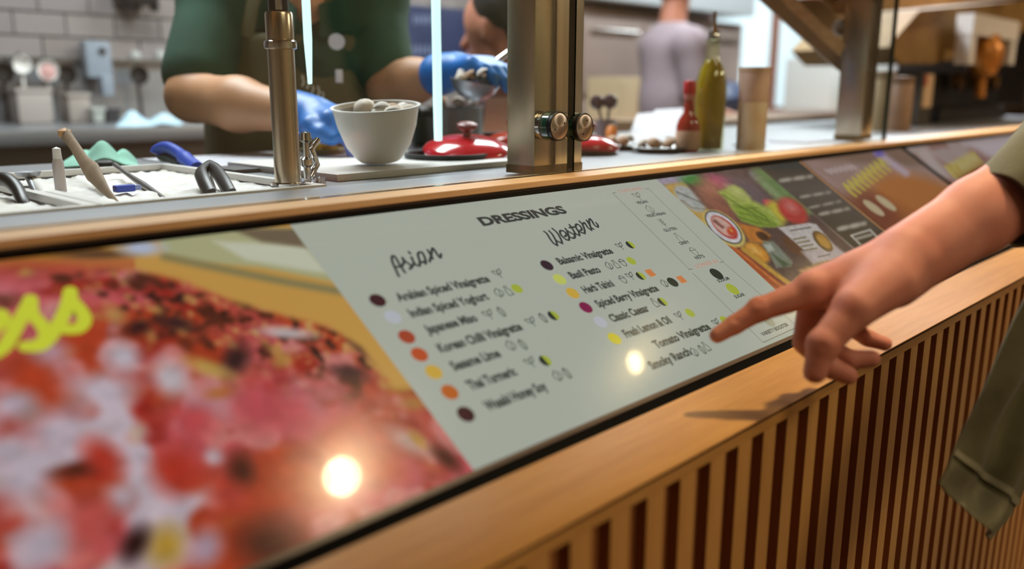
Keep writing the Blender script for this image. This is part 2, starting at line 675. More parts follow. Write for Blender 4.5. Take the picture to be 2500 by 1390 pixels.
def vnoise(X, U, s, seed=0, oct=3):
    """smooth value noise over picture coordinates"""
    out = 0
    amp = 0.5
    tot = 0
    for o in range(oct):
        r = np.random.default_rng(seed * 17 + o)
        g = r.random((64, 64))
        x, y = X / s + 31.7 * o + 10, U / s + 11.3 * o + 10
        xi, yi = np.floor(x).astype(int), np.floor(y).astype(int)
        fx, fy = x - xi, y - yi
        fx, fy = fx * fx * (3 - 2 * fx), fy * fy * (3 - 2 * fy)
        a, b = g[yi % 64, xi % 64], g[yi % 64, (xi + 1) % 64]
        c, d = g[(yi + 1) % 64, xi % 64], g[(yi + 1) % 64, (xi + 1) % 64]
        out = out + amp * ((a * (1 - fx) + b * fx) * (1 - fy) + (c * (1 - fx) + d * fx) * fy)
        tot += amp
        amp *= 0.5
        s *= 0.5
    return out / tot


class Picture:
    """a flat print painted vertex by vertex on a fine grid lying in the screen"""

    def __init__(self, X0, X1, u0, u1, res):
        nx, nu = int((X1 - X0) / res) + 1, int((u1 - u0) / res) + 1
        self.X, self.U = np.meshgrid(np.linspace(X0, X1, nx), np.linspace(u0, u1, nu))
        p = np.stack([self.X, YB + self.U * CT, ZB - CAMZ + self.U * ST], -1)
        w = p @ FWD
        self.px, self.py = 1250 + FPX * (p @ RIGHT) / w, 695 - FPX * (p @ UP) / w
        self.C = np.zeros(self.X.shape + (3,))

    def fill(self, m, col):
        m = np.clip(m, 0, 1)[..., None]
        self.C = self.C * (1 - m) + np.array(col, float) * m

    def blob(self, x, y, a, b, col, rot=0, soft=0.25, op=1.0):
        c, s = math.cos(math.radians(rot)), math.sin(math.radians(rot))
        dx, dy = self.px - x, self.py - y
        q = np.sqrt(((dx * c + dy * s) / a) ** 2 + ((-dx * s + dy * c) / b) ** 2)
        self.fill(op * (1 - (q - 1 + soft) / (2 * soft)), col)

    def poly(self, pts, col, soft=2.0, op=1.0):
        """even-odd polygon with an edge softened over some photo pixels"""
        P = np.array(pts, float)
        ins = np.zeros(self.px.shape, bool)
        dist = np.full(self.px.shape, 1e9)
        for i in range(len(P)):
            a, b = P[i], P[(i + 1) % len(P)]
            cr = (a[1] > self.py) != (b[1] > self.py)
            xi = (b[0] - a[0]) * (self.py - a[1]) / (b[1] - a[1] + 1e-9) + a[0]
            ins ^= cr & (self.px < xi)
            ab = b - a
            t = np.clip(((self.px - a[0]) * ab[0] + (self.py - a[1]) * ab[1]) / (ab @ ab + 1e-9), 0, 1)
            dist = np.minimum(dist, np.hypot(self.px - a[0] - t * ab[0], self.py - a[1] - t * ab[1]))
        sd = np.where(ins, dist, -dist)
        self.fill(op * (0.5 + sd / (2 * soft)), col)

    def line(self, pts, w, col, soft=1.5, op=1.0):
        dist = np.full(self.px.shape, 1e9)
        for a, b in zip(pts[:-1], pts[1:]):
            a, b = np.array(a, float), np.array(b, float)
            ab = b - a
            t = np.clip(((self.px - a[0]) * ab[0] + (self.py - a[1]) * ab[1]) / (ab @ ab + 1e-9), 0, 1)
            dist = np.minimum(dist, np.hypot(self.px - a[0] - t * ab[0], self.py - a[1] - t * ab[1]))
        self.fill(op * (0.5 + (w / 2 - dist) / (2 * soft)), col)

    def build(self, name, parent, h=0.0005):
        nu, nx = self.X.shape
        P = np.stack([self.X, YB + self.U * CT - h * ST, ZB + self.U * ST + h * CT], -1).reshape(-1, 3)
        i = np.arange(nu * nx).reshape(nu, nx)
        Q = np.stack([i[:-1, :-1], i[:-1, 1:], i[1:, 1:], i[1:, :-1]], -1).reshape(-1, 4)
        me = bpy.data.meshes.new(name)
        me.vertices.add(len(P))
        me.vertices.foreach_set('co', P.astype(np.float32).ravel())
        me.loops.add(Q.size)
        me.loops.foreach_set('vertex_index', Q.astype(np.int32).ravel())
        me.polygons.add(len(Q))
        me.polygons.foreach_set('loop_start', np.arange(0, Q.size, 4, dtype=np.int32))
        me.update(calc_edges=True)
        c = np.clip(self.C, 0, 255) / 255
        c = np.where(c <= 0.04045, c / 12.92, ((c + 0.055) / 1.055) ** 2.4)
        a = me.color_attributes.new('Col', 'FLOAT_COLOR', 'POINT')
        a.data.foreach_set('color', np.concatenate([c.reshape(-1, 3), np.ones((len(P), 1))], 1).astype(np.float32).ravel())
        return link(name, me, M_pic, parent)


def slab(mb, X0, X1, u0, u1, h0, h1):
    vs = [S3(X, u, h) for h in (h0, h1) for X, u in ((X0, u0), (X1, u0), (X1, u1), (X0, u1))]
    mb.add(vs, [(0, 3, 2, 1), (4, 5, 6, 7), (0, 1, 5, 4), (1, 2, 6, 5), (2, 3, 7, 6), (3, 0, 4, 7)])
    return mb


M_bezel = mat('gloss_black_bezel', (6, 6, 6), 0.6, spec=0.06)
M_gedge = mat('screen_glass_edge', (96, 82, 74), 0.3)


def display(X0, X1, label):
    d = empty('menu_display', S3((X0 + X1) / 2, 0), label, 'screen')
    slab(MB(), X0, X1, -0.0149, 0.3035, -0.030, 0.0).build('bezel', M_bezel, d)
    slab(MB(), X0, X1, -0.0046, 0.0, 0.0, 0.0012).build('glass_edge', M_gedge, d)
    return d


# ---- lettering -------------------------------------------------------------
def ink(name, col):
    return screen_mat('ink_' + name, col, 0.80)


K_text = ink('text', (52, 60, 56))
K_title = ink('title', (58, 62, 62))
K_line = ink('line', (110, 108, 92))
K_key = ink('key_icon', (96, 96, 82))
K_red = ink('red', (206, 138, 118))
K_lime = ink('lime', (166, 178, 64))
K_dark = ink('dark', (36, 48, 42))
K_orange = ink('orange', (208, 128, 74))
K_grey = ink('grey', (150, 152, 130))

_texts = {}


def text_shape(s, bold=0.012):
    """outline letters of the built-in typeface as flat triangles, unit cap height"""
    key = (s, bold)
    if key in _texts:
        return _texts[key]
    cu = bpy.data.curves.new('t', 'FONT')
    cu.body = s
    cu.offset = bold
    cu.resolution_u = 3
    o = bpy.data.objects.new('t', cu)
    COL.objects.link(o)
    dg = bpy.context.evaluated_depsgraph_get()
    me = o.evaluated_get(dg).to_mesh()
    V = np.array([v.co[:2] for v in me.vertices])
    F = [tuple(p.vertices) for p in me.polygons]
    o.evaluated_get(dg).to_mesh_clear()
    bpy.data.objects.remove(o)
    bpy.data.curves.remove(cu)
    V[:, 0] -= V[:, 0].min()
    _texts[key] = (V, F)
    return V, F


def put_text(mb, s, a, b, cap, h=0.0012, bold=0.012):
    """baseline from photo point a to photo point b, capital height in metres"""
    V, F = text_shape(s, bold)
    (xa, ua), (xb, ub) = S(*a), S(*b)
    u = (ua + ub) / 2
    k = (xb - xa) / V[:, 0].max()
    mb.add([S3(xa + v[0] * k, u + v[1] * cap / 0.73, h) for v in V], F)


def disc(mb, X, u, r, h=0.0012, n=20, a0=0, a1=360, ru=None):
    ru = ru or r
    ps = [(X + r * math.cos(math.radians(a0 + (a1 - a0) * i / n)), u + ru * math.sin(math.radians(a0 + (a1 - a0) * i / n))) for i in range(n + 1)]
    mb.add([S3(x, y, h) for x, y in ps], [tuple(range(n))] if abs(a1 - a0) >= 360 else [tuple(range(n + 1))])


def catmull(pts, n=8):
    P = [np.array(p, float) for p in pts]
    P = [2 * P[0] - P[1]] + P + [2 * P[-1] - P[-2]]
    out = []
    for i in range(1, len(P) - 2):
        for j in range(n):
            t = j / n
            out.append(0.5 * (2 * P[i] + (P[i + 1] - P[i - 1]) * t + (2 * P[i - 1] - 5 * P[i] + 4 * P[i + 1] - P[i + 2]) * t * t
                              + (3 * P[i] - P[i - 1] - 3 * P[i + 1] + P[i + 2]) * t ** 3))
    out.append(P[-2])
    return out


def stroke(mb, pts, w, h=0.0012, curve=True, n=8):
    """a pen stroke through (X, u) points with round ends"""
    Q = catmull(pts, n) if curve and len(pts) > 2 else [np.array(p, float) for p in pts]
    W = w if isinstance(w, (list, tuple)) else None
    for i in range(len(Q) - 1):
        a, b = Q[i], Q[i + 1]
        d = b - a
        L = np.hypot(*d)
        if L < 1e-7:
            continue
        nn = np.array([-d[1], d[0]]) / L * w / 2
        hh = h + 0.000002 * (i % 7)
        mb.add([S3(*p, hh) for p in (a + nn, a - nn, b - nn, b + nn)], [(0, 1, 2, 3)])
        disc(mb, a[0], a[1], w / 2, hh + 0.000003, 10)
    disc(mb, Q[-1][0], Q[-1][1], w / 2, h, 10)


def pstroke(mb, pts, wpx, h=0.0012, curve=True):
    """pen stroke given in photo points, width in metres"""
    stroke(mb, [S(*p) for p in pts], wpx, h, curve)


# ================= display 1: meat picture, dressings page, vegetables, dark column
XD = 1.449
d1 = display(CX0, XD, 'long slanted menu display with meat photo, pale dressings page and vegetables')

# ---- raw meat picture (left)
XP = 0.4238
p = Picture(0.02, XP, 0.0, 0.2955, 0.00105)
X, U = p.X, p.U
n1, n2, n3, n4 = (vnoise(X * 0.9, U, s, k, 2) for s, k in ((0.050, 1), (0.026, 2), (0.020, 3), (0.030, 4)))
p.C[:] = (184, 74, 62)
p.fill((n1 - 0.50) * 8, (206, 92, 98))
p.fill((0.44 - n1) * 8, (186, 66, 36))
p.fill((n2 - 0.60) * 10, (214, 128, 122))
p.fill(0.7 * (n3 - 0.64) * 8, (166, 44, 34))
w_low = np.clip((p.py - 830) / 150, 0, 1) * np.clip((640 - p.px) / 260, 0, 1)
p.fill(0.8 * (n4 - 0.60 + 0.10 * w_low) * 7 * (0.15 + 0.85 * w_low), (206, 188, 198))
w_top = np.clip((980 - p.py + 0.25 * (p.px - 500)) / 120, 0, 1)
n5, n6 = vnoise(X, U, 0.018, 9, 2), vnoise(X, U, 0.014, 12, 2)
w_top = w_top * np.clip(1 - np.abs(p.py - (740 + 0.24 * (p.px - 350))) / 190, 0.12, 1)
n7 = vnoise(X, U, 0.0085, 15, 2)
band = np.clip(1 - np.abs(p.py - (742 + 0.20 * (p.px - 350) + 30 * (n1 - 0.5))) / 105, 0, 1) * np.clip((p.px - 150) / 160, 0, 1)
p.fill(band * (n7 - 0.52) * 8, (104, 50, 30))
p.fill(band * (n7 - 0.66) * 9, (52, 24, 24))
p.fill(band * (0.36 - n7) * 9, (206, 152, 92))
p.fill(0.85 * (n5 - 0.64) * 9 * w_top, (92, 42, 28))
p.fill(0.75 * (n6 - 0.68) * 7 * (0.2 + 0.8 * w_top), (198, 146, 80))
for b in ((60, 1000, 44, 28, (120, 72, 48)), (300, 872, 48, 34, (206, 194, 204)), (415, 925, 52, 40, (210, 198, 204)), (250, 955, 80, 44, (208, 192, 204)),
          (150, 1055, 95, 58, (204, 186, 198)), (60, 1160, 70, 80, (202, 186, 198)), (30, 990, 60, 34, (204, 182, 196)), (120, 860, 50, 34, (196, 150, 160)),
          (205, 1145, 78, 20, (84, 40, 28)), (590, 1150, 34, 46, (86, 34, 24)), (575, 880, 30, 40, (60, 34, 34)), (430, 790, 50, 16, (64, 34, 34)),
          (340, 800, 34, 18, (58, 26, 26)), (510, 900, 60, 18, (206, 168, 86)), (280, 770, 30, 20, (200, 146, 86)), (540, 960, 40, 14, (190, 116, 60)),
          (335, 1060, 20, 26, (206, 178, 160)), (520, 1118, 24, 18, (208, 188, 196)), (300, 1215, 46, 36, (200, 176, 184)), (220, 1290, 60, 80, (196, 84, 78)),
          (100, 1330, 50, 70, (192, 176, 188)), (405, 1335, 48, 54, (190, 150, 58)), (330, 1330, 30, 50, (44, 18, 16)), (500, 1340, 40, 50, (190, 160, 176)),
          (660, 1330, 84, 66, (84, 34, 22)), (720, 1180, 60, 44, (196, 84, 50)), (470, 1030, 60, 50, (204, 80, 84)), (640, 1000, 80, 60, (206, 84, 92)),
          (250, 1120, 60, 40, (196, 60, 44)), (430, 1150, 60, 60, (190, 56, 40)), (560, 1210, 50, 34, (192, 68, 54)), (700, 815, 64, 13, (210, 194, 194)),
          (690, 880, 26, 18, (196, 140, 70)), (850, 912, 44, 18, (68, 34, 38)), (880, 850, 50, 12, (76, 40, 36)), (800, 960, 44, 30, (204, 112, 112)),
          (980, 945, 32, 18, (176, 124, 52)), (1010, 985, 34, 18, (180, 120, 60)), (870, 1060, 70, 40, (196, 72, 62)), (1000, 1080, 60, 24, (200, 160, 150)),
          (1020, 1075, 30, 12, (190, 140, 60)), (1090, 1120, 44, 20, (80, 30, 22)), (930, 1140, 60, 30, (186, 66, 44))):
    p.blob(b[0], b[1], b[2], b[3], b[4], rot=(b[0] * 7 + b[1]) % 60 - 10, soft=0.5, op=0.85)
# mottled relief over everything
p.C *= (0.82 + 0.20 * vnoise(X, U, 0.009, 21))[..., None]
# board and tray behind the meat
edge = [(-60, 655), (60, 642), (200, 648), (330, 660), (450, 690), (560, 735), (700, 775), (800, 800), (880, 850), (960, 950), (1200, 950), (1200, 400), (-60, 400)]
p.poly(edge, (196, 150, 74), soft=9)
bd = np.clip(1 - np.abs(p.py - (640 + 0.02 * p.px)) / 26, 0, 1) * (p.px < 330)
p.fill(bd * 0.8, (176, 84, 48))
p.poly([(-60, 560), (260, 560), (250, 620), (120, 632), (-60, 640)], (150, 100, 34), soft=10)
p.blob(230, 622, 90, 12, (96, 66, 40), soft=0.5)
p.poly([(380, 560), (760, 560), (860, 700), (820, 690), (640, 655), (480, 640), (400, 620)], (170, 170, 128), soft=6)
p.poly([(520, 590), (740, 600), (800, 668), (760, 664), (600, 636)], (196, 198, 176), soft=7)
p.poly([(560, 560), (720, 560), (748, 606), (640, 592)], (110, 96, 76), soft=6)
p.line([(400, 628), (560, 662), (700, 690), (850, 716)], 16, (128, 122, 84), soft=8)
p.blob(345, 607, 50, 17, (176, 186, 210), soft=0.6)
p.build('meat_picture', d1)

# ---- dressings page
XR = 1.0105
slab(MB(), XP, XR, 0.0, 0.2955, 0.0, 0.0005).build('dressings_page', screen_mat('page_glow', (174, 180, 167), 0.80), d1)
CAP = 0.0104
rows = [('Arabian Spiced Vinaigrette', (973, 738), (1198, 690)), ('Indian Spiced Yoghurt', (1004, 776), (1196, 734)),
        ('Japanese Miso', (1043, 816), (1169, 787)), ('Korean Chilli Vinaigrette', (1073, 860), (1280, 810)),
        ('Sesame Lime', (1107, 906), (1226, 874)), ('Thai Turmeric', (1146, 952), (1266, 920)), ('Wasabi Honey Soy', (1187, 1001), (1342, 957)),
        ('Balsamic Vinaigrette', (1367, 648), (1498, 620)), ('Basil Pesto', (1395, 681), (1470, 668)), ('Herb Tahini', (1428, 717), (1502, 701)),
        ('Spiced Berry Vinaigrette', (1461, 752), (1610, 712)), ('Classic Caesar', (1494, 787), (1588, 762)), ('Fresh Lemon & Oil', (1528, 824), (1643, 791)),
        ('Tomato Vinaigrette', (1602, 851), (1737, 806)), ('Smoky Ranch', (1592, 903), (1690, 868))]
def text_line(s, a, b, cap, bold, k, parent):
    mb = MB()
    put_text(mb, s, a, b, cap, bold=bold)
    tag(mb.build('text_line', k, parent), kind='stuff')          # one line of small letters


for s, a, b in rows:
    text_line(s, a, b, CAP, 0.042, K_text, d1)
for s, a, b in (('VEGAN', (1556, 501), (1582, 496)), ('VEGETARIAN', (1581, 534), (1625, 524)), ('GLUTEN', (1624, 569), (1652, 561)),
                ('DAIRY', (1663, 601), (1683, 594)), ('NUTS', (1700, 636), (1720, 629)), ('SODIUM', (1754, 692), (1781, 684)), ('SUGAR', (1796, 731), (1819, 723)),
                ('VARIETY BOOSTER', (1861, 822), (1926, 797))):
    text_line(s, a, b, 0.0052, 0.03, K_text, d1)
tt = MB()
put_text(tt, 'DRESSINGS', (1180, 555), (1384, 520), 0.0135, bold=0.05)
tag(tt.build('title_lettering', K_title, d1), kind='stuff')
sc = MB()
CA = lambda L: [(930 + x * 0.0791, 590 + y * 0.0791) for x, y in L]
CW = lambda L: [(1310 + x * 0.07194, 520 + y * 0.07194) for x, y in L]
for st in (  # Asian
        [(540, 1100), (430, 860), (350, 680), (325, 520), (380, 470), (450, 540), (560, 730), (730, 985)], [(430, 800), (530, 810), (630, 790)],
        [(620, 810), (690, 690), (680, 600), (650, 530), (740, 640), (870, 730), (930, 800), (880, 880)], [(880, 880), (960, 790), (1000, 700)],
        [(930, 510), (985, 640), (1070, 750), (1160, 780)], [(850, 350), (890, 400)],
        [(1250, 355), (1160, 370), (1130, 450), (1180, 620), (1185, 780)], [(1250, 355), (1310, 450), (1370, 620), (1360, 720)], [(1190, 690), (1280, 660), (1360, 640)],
        [(1430, 290), (1510, 420), (1590, 560)], [(1490, 650), (1540, 450), (1575, 240), (1640, 290), (1720, 420), (1820, 530), (1840, 410)]):
    pstroke(sc, CA(st), 0.0030)
for st in (  # Western
        [(240, 660), (330, 730), (450, 920), (560, 1060), (690, 1140)], [(690, 1140), (640, 970), (520, 760), (410, 640)], [(640, 960), (740, 1010), (860, 1070)],
        [(860, 1070), (800, 900), (680, 700), (520, 560)],
        [(940, 830), (1000, 780), (950, 680), (850, 630), (780, 650), (800, 750), (880, 850), (1000, 940), (1090, 950)],
        [(1090, 950), (1080, 820), (1020, 650), (960, 560)], [(1010, 620), (1120, 690), (1260, 770), (1290, 840), (1230, 890), (1140, 860)],
        [(1270, 870), (1280, 720), (1190, 550), (1100, 430)], [(1100, 530), (1180, 520), (1260, 505)], [(1230, 610), (1310, 730), (1440, 800)],
        [(1440, 800), (1420, 690), (1340, 560), (1310, 460), (1360, 410), (1460, 470), (1520, 570), (1490, 620)], [(1420, 620), (1500, 690), (1620, 730)],
        [(1620, 730), (1610, 590), (1540, 420), (1440, 310)], [(1560, 400), (1610, 360), (1660, 430), (1740, 540), (1850, 620)],
        [(1850, 620), (1800, 460), (1680, 280)], [(1810, 500), (1770, 300), (1800, 230), (1860, 290), (1940, 430), (2060, 510), (2060, 430), (2000, 360)], [(1830, 520), (1920, 575)]):
    pstroke(sc, CW(st), 0.0030)
tag(sc.build('script_lettering', K_title, d1), kind='stuff')

# colour dots, one mesh for each ink
dots = {'maroon': ((62, 28, 34), [(921, 736), (1136, 1014)]), 'white': ((184, 188, 196), [(958, 776), (1465, 788)]), 'rust': ((164, 66, 40), [(992, 825)]),
        'vermilion': ((186, 78, 36), [(1023, 868)]), 'amber': ((206, 168, 66), [(1058, 911), (1397, 718)]), 'tangerine': ((188, 98, 34), [(1097, 960)]),
        'plum': ((52, 36, 48), [(1334, 650)]), 'pear': ((194, 202, 98), [(1365, 684)]), 'magenta': ((128, 28, 74), [(1429, 753)]), 'lemon': ((208, 196, 50), [(1499, 829)])}
def mark(name, k, q, r, **kw):
    mb = MB()
    X_, u_ = S(*q)
    disc(mb, X_, u_, r, **kw)
    mb.build(name, k, d1)


for k, (c, ps) in dots.items():
    for q in ps:
        mark('colour_dot', ink(k, c), q, 0.0080)
for q in ((1261, 707), (1540, 639), (1683, 766), (1768, 784)):
    mark('lime_mark', K_lime, q, 0.0066)
mark('lime_mark', K_lime, (1787, 708), 0.0098)
for q in ((1350, 773), (1330, 883), (1538, 600), (1563, 676), (1616, 739)):     # half dark, half lime
    mark('lime_mark', K_lime, q, 0.0066, a0=-90, a1=90, n=12)
    mark('dark_mark', K_dark, q, 0.0066, a0=90, a1=270, n=12)
mark('dark_mark', K_dark, (1641, 691), 0.0078)
mark('dark_mark', K_dark, (1748, 671), 0.0100)
mark('grey_mark', K_grey, (1876, 786), 0.0085)
for q in ((1587, 668), (1663, 684)):
    X_, u_ = S(*q)
    slab(MB(), X_ - 0.0055, X_ + 0.0055, u_ - 0.0055, u_ + 0.0055, 0.0006, 0.0012).build('orange_mark', K_orange, d1)
# outline icons: sprigs, drops, bottles, nuts
def icon(kind, q, s=0.0062, k=K_text):
    ic = MB()
    X_, u_ = S(*q)
    A = lambda pts, c=True: stroke(ic, [(X_ + a * s, u_ + b * s) for a, b in pts], 0.0010, curve=c, n=5)
    if kind == 'sprig':
        A([(-1, .7), (-.2, .6), (0, -.2), (-.7, 0), (-1, .7)])
        A([(1, .9), (.2, .6), (0, -.2), (.7, .1), (1, .9)])
        A([(0, -.2), (0, -1)], False)
    elif kind == 'leaf':
        A([(0, 1), (-.8, .2), (-.5, -.7), (.4, -.7), (.8, .2), (0, 1)])
        A([(-.2, -1), (.1, 0), (.3, .4)])
    elif kind == 'bottle':
        A([(-.25, 1), (-.25, .4), (-.55, 0), (-.55, -1), (.55, -1), (.55, 0), (.25, .4), (.25, 1), (-.25, 1)], False)
    elif kind == 'nut':
        A([(-.8, .3), (0, .9), (.8, .3), (-.8, .3)])
        A([(-.7, .2), (-.5, -.6), (0, -1), (.5, -.6), (.7, .2)])
    elif kind == 'wheat':
        A([(0, -1), (0, 1)], False)
        for b in (-.3, .2, .7):
            A([(0, b - .3), (-.5, b + .2)], False)
            A([(0, b - .3), (.5, b + .2)], False)
    elif kind == 'bean':
        A([(0, 1), (.5, .3), (.3, -.9), (-.3, -.9), (-.5, .3), (0, 1)])
        A([(0, -1), (0, 1)], False)
    tag(ic.build('icon', k, d1), kind='stuff')


for k, qs in (('sprig', [(1215, 670), (1192, 770), (1296, 788), (1294, 887), (1513, 603), (1538, 676), (1657, 773), (1748, 790)]), ('leaf', [(1217, 717), (1246, 846), (1360, 920), (1486, 651), (1621, 694), (1694, 862)]),
              ('bottle', [(1239, 712), (1502, 647), (1597, 741), (1722, 848)]), ('nut', [(1519, 643), (1519, 684)]), ('bean', [(1222, 763), (1324, 778), (1274, 843), (1382, 913), (1712, 855)])):
    for q in qs:
        icon(k, q)
for k, q in (('sprig', (1556, 481)), ('leaf', (1586, 513)), ('wheat', (1617, 546)), ('bottle', (1656, 582)), ('nut', (1693, 616))):
    icon(k, q, 0.0080, K_key)
# thin key box with red captions
ln = MB()
for a, b in (((1495, 473), (1683, 660)), ((1690, 668), (1862, 838)), ((1582, 462), (1765, 641)), ((1766, 643), (1948, 800)), ((1862, 838), (1946, 800)),
             ((1495, 473), (1503, 472)), ((1574, 463), (1582, 462)), ((1681, 660), (1690, 658)), ((1757, 643), (1766, 640))):
    pstroke(ln, [a, b], 0.0009, h=0.0009, curve=False)
tag(ln.build('key_line', K_line, d1), kind='stuff')
text_line('CONTAINS', (1511, 472), (1569, 465), 0.0058, 0.0, K_red, d1)
text_line('LOWER IN', (1701, 657), (1755, 643), 0.0068, 0.0, K_red, d1)

# ---- vegetables picture
XV = 1.300
p = Picture(XR, XV, 0.0, 0.2955, 0.00085)
X, U = p.X, p.U
p.C[:] = (70, 56, 54)
p.fill((vnoise(X, U, 0.03, 31) - 0.45) * 5, (104, 84, 82))
# grey cloth and plates at the left edge
p.poly([(1560, 420), (1690, 420), (1980, 760), (1860, 720), (1700, 560)], (176, 166, 186), soft=8)
p.poly([(1690, 560), (1780, 620), (1900, 740), (1850, 740), (1740, 620)], (122, 112, 110), soft=6)
p.poly([(1760, 620), (1800, 640), (1900, 730), (1880, 745), (1800, 680)], (56, 48, 52), soft=5)
p.blob(1676, 536, 40, 15, (206, 166, 70), rot=38, soft=0.15)
p.line([(1690, 545), (1700, 556), (1696, 560)], 4, (110, 96, 80))
p.poly([(1622, 452), (1670, 445), (1700, 470), (1730, 510), (1770, 585), (1745, 590), (1690, 530), (1640, 480)], (206, 170, 84), soft=4)
p.blob(1684, 486, 46, 21, (182, 190, 186), rot=38, soft=0.12)
p.line([(1652, 470), (1690, 486), (1720, 500)], 5, (120, 128, 120), op=0.7)
p.line([(1662, 490), (1690, 508), (1722, 512)], 4, (150, 140, 120), op=0.7)
# crate with vegetables
p.poly([(1670, 445), (1860, 405), (2120, 640), (2000, 720), (1960, 760), (1900, 700), (1770, 560)], (86, 66, 60), soft=4)
p.blob(1695, 440, 34, 12, (66, 140, 62), rot=5, soft=0.5)
p.blob(1760, 446, 42, 16, (192, 84, 120), rot=14, soft=0.5)
p.blob(1735, 470, 36, 24, (178, 118, 92), rot=36, soft=0.6)
p.blob(1762, 512, 46, 20, (150, 92, 74), rot=40, soft=0.6)
p.blob(1830, 470, 70, 26, (106, 92, 96), rot=38, soft=0.5)
p.blob(1850, 430, 24, 12, (120, 110, 120), rot=20)
p.poly([(1835, 413), (1860, 410), (1990, 520), (1960, 530), (1900, 490)], (110, 140, 84), soft=7)
p.blob(1875, 460, 44, 8, (136, 160, 110), rot=42, soft=0.6)
p.blob(1880, 500, 20, 10, (206, 74, 96), rot=30)
p.blob(1895, 520, 32, 22, (200, 188, 60), rot=50, soft=0.3)
p.blob(1935, 516, 42, 25, (190, 56, 50), rot=38, soft=0.2)
p.blob(1930, 506, 20, 10, (214, 120, 112), rot=38, soft=0.8)
p.poly([(1752, 470), (1790, 452), (1812, 462), (1836, 490), (1880, 510), (1912, 550), (1890, 556), (1850, 552), (1810, 540), (1786, 512), (1770, 486)], (168, 186, 84), soft=4)
p.poly([(1790, 505), (1830, 500), (1874, 524), (1902, 552), (1856, 556), (1812, 540)], (136, 166, 56), soft=4)
for q in ([(1765, 476), (1800, 500), (1850, 530), (1895, 550)], [(1790, 500), (1815, 510), (1850, 508)], [(1806, 520), (1840, 528), (1860, 545)], [(1800, 530), (1850, 546), (1890, 552)], [(1840, 512), (1868, 530), (1880, 548)]):
    p.line(q, 3, (92, 120, 40), op=0.8)
p.blob(1800, 470, 26, 8, (204, 210, 128), rot=30, soft=0.8)
p.poly([(1800, 545), (1850, 556), (1880, 575), (1870, 600), (1830, 590)], (204, 124, 48), soft=4)
p.blob(1862, 578, 18, 9, (70, 44, 26), rot=30)
p.blob(1846, 618, 36, 20, (218, 146, 46), rot=34, soft=0.2)
p.blob(1842, 612, 16, 6, (240, 190, 96), rot=34, soft=0.9)
for i, c in enumerate(((204, 104, 40), (176, 78, 40), (214, 120, 50), (130, 54, 44), (206, 160, 60))):
    p.line([(1765 + i * 12, 588 + i * 5), (1840 + i * 14, 660 + i * 3), (1930 + i * 18, 745)], 11, c, soft=3)
p.poly([(1860, 590), (1888, 590), (1935, 640), (1930, 652), (1895, 655)], (128, 138, 120), soft=3)
p.poly([(1862, 598), (1880, 596), (1890, 612), (1874, 616)], (180, 190, 176), soft=3)
p.poly([(1884, 620), (1930, 648), (1912, 654)], (70, 92, 62), soft=3)
p.blob(1940, 600, 34, 18, (96, 62, 40), rot=40)
# round badge
p.blob(1768, 559, 62, 30, (216, 196, 108), rot=40, soft=0.06)
p.blob(1766, 556, 55, 26, (40, 48, 60), rot=40, soft=0.05)
p.blob(1766, 556, 52, 24, (224, 222, 226), rot=40, soft=0.05)
p.blob(1768, 556, 40, 17, (192, 60, 58), rot=40, soft=0.08)
p.blob(1765, 554, 34, 14, (220, 178, 164), rot=40, soft=0.1)
p.blob(1786, 566, 13, 10, (204, 66, 44), rot=40, soft=0.3)
p.blob(1784, 563, 6, 3, (220, 150, 60), rot=40, soft=0.4)
p.line([(1744, 540), (1764, 556)], 6, (120, 66, 60), soft=3)
# white recipe card
p.poly([(1898, 556), (1975, 545), (1992, 548), (2062, 628), (1985, 640), (1960, 610)], (206, 200, 196), soft=2)
p.poly([(1955, 615), (2040, 602), (2075, 628), (1985, 646)], (196, 184, 182), soft=4)
p.line([(1930, 564), (1978, 556)], 3, (96, 90, 84), soft=1.2)
for k in range(4):
    p.line([(1938 + 9 * k, 585 + 9 * k), (1966 + 9 * k, 580 + 9 * k)], 4, (128, 122, 88), soft=1.5)
p.blob(2008, 590, 32, 14, (66, 44, 22), rot=46, soft=0.1)
p.blob(2010, 590, 26, 11, (196, 146, 60), rot=46, soft=0.3)
p.line([(2024, 556), (2056, 590), (2066, 602)], 4, (84, 60, 48))
p.line([(1998, 628), (2026, 622)], 3, (110, 100, 96))
# wooden crate rim
p.line([(1745, 588), (1850, 690), (1960, 790)], 9, (206, 150, 84), soft=3)
p.poly([(1950, 660), (2010, 640), (2090, 640), (1980, 720)], (196, 146, 92), soft=5)
p.line([(1868, 410), (1990, 520), (2140, 655)], 8, (164, 150, 140), soft=3)
p.C = (p.C * 0.84 + np.array((112, 98, 88)) * 0.16) * (0.84 + 0.20 * vnoise(X, U, 0.006, 41))[..., None]
p.build('vegetable_picture', d1)

# ---- dark text column
p = Picture(XV, XD - 0.006, 0.0, 0.2955, 0.0012)
p.C[:] = (66, 58, 46)
g = np.clip((560 - p.py + 0.2 * (p.px - 2000)) / 160, 0, 1)
p.fill(g * 0.85 * np.clip((p.py - 405) / 60, 0, 1), (112, 104, 104))
p.fill(np.clip((425 - p.py) / 16, 0, 1) * 0.8, (58, 62, 62))
for a, b, w in (((1905, 442), (1982, 431), 9), ((1955, 482), (2026, 470), 6), ((1976, 508), (2052, 492), 5), ((2002, 524), (2072, 510), 8), ((2048, 560), (2112, 546), 11)):
    n = 9
    for i in range(n):
        if i % 4 == 3:
            continue
        t0, t1 = i / n, (i + 0.8) / n
        q = lambda t: (a[0] + (b[0] - a[0]) * t, a[1] + (b[1] - a[1]) * t)
        p.line([q(t0), q(t1)], w, (164, 156, 142), soft=3, op=0.75)
p.line([(2078, 576), (2124, 562), (2150, 590)], 4, (190, 184, 172), soft=1.5)
p.line([(2078, 576), (2100, 598)], 4, (190, 184, 172), soft=1.5)
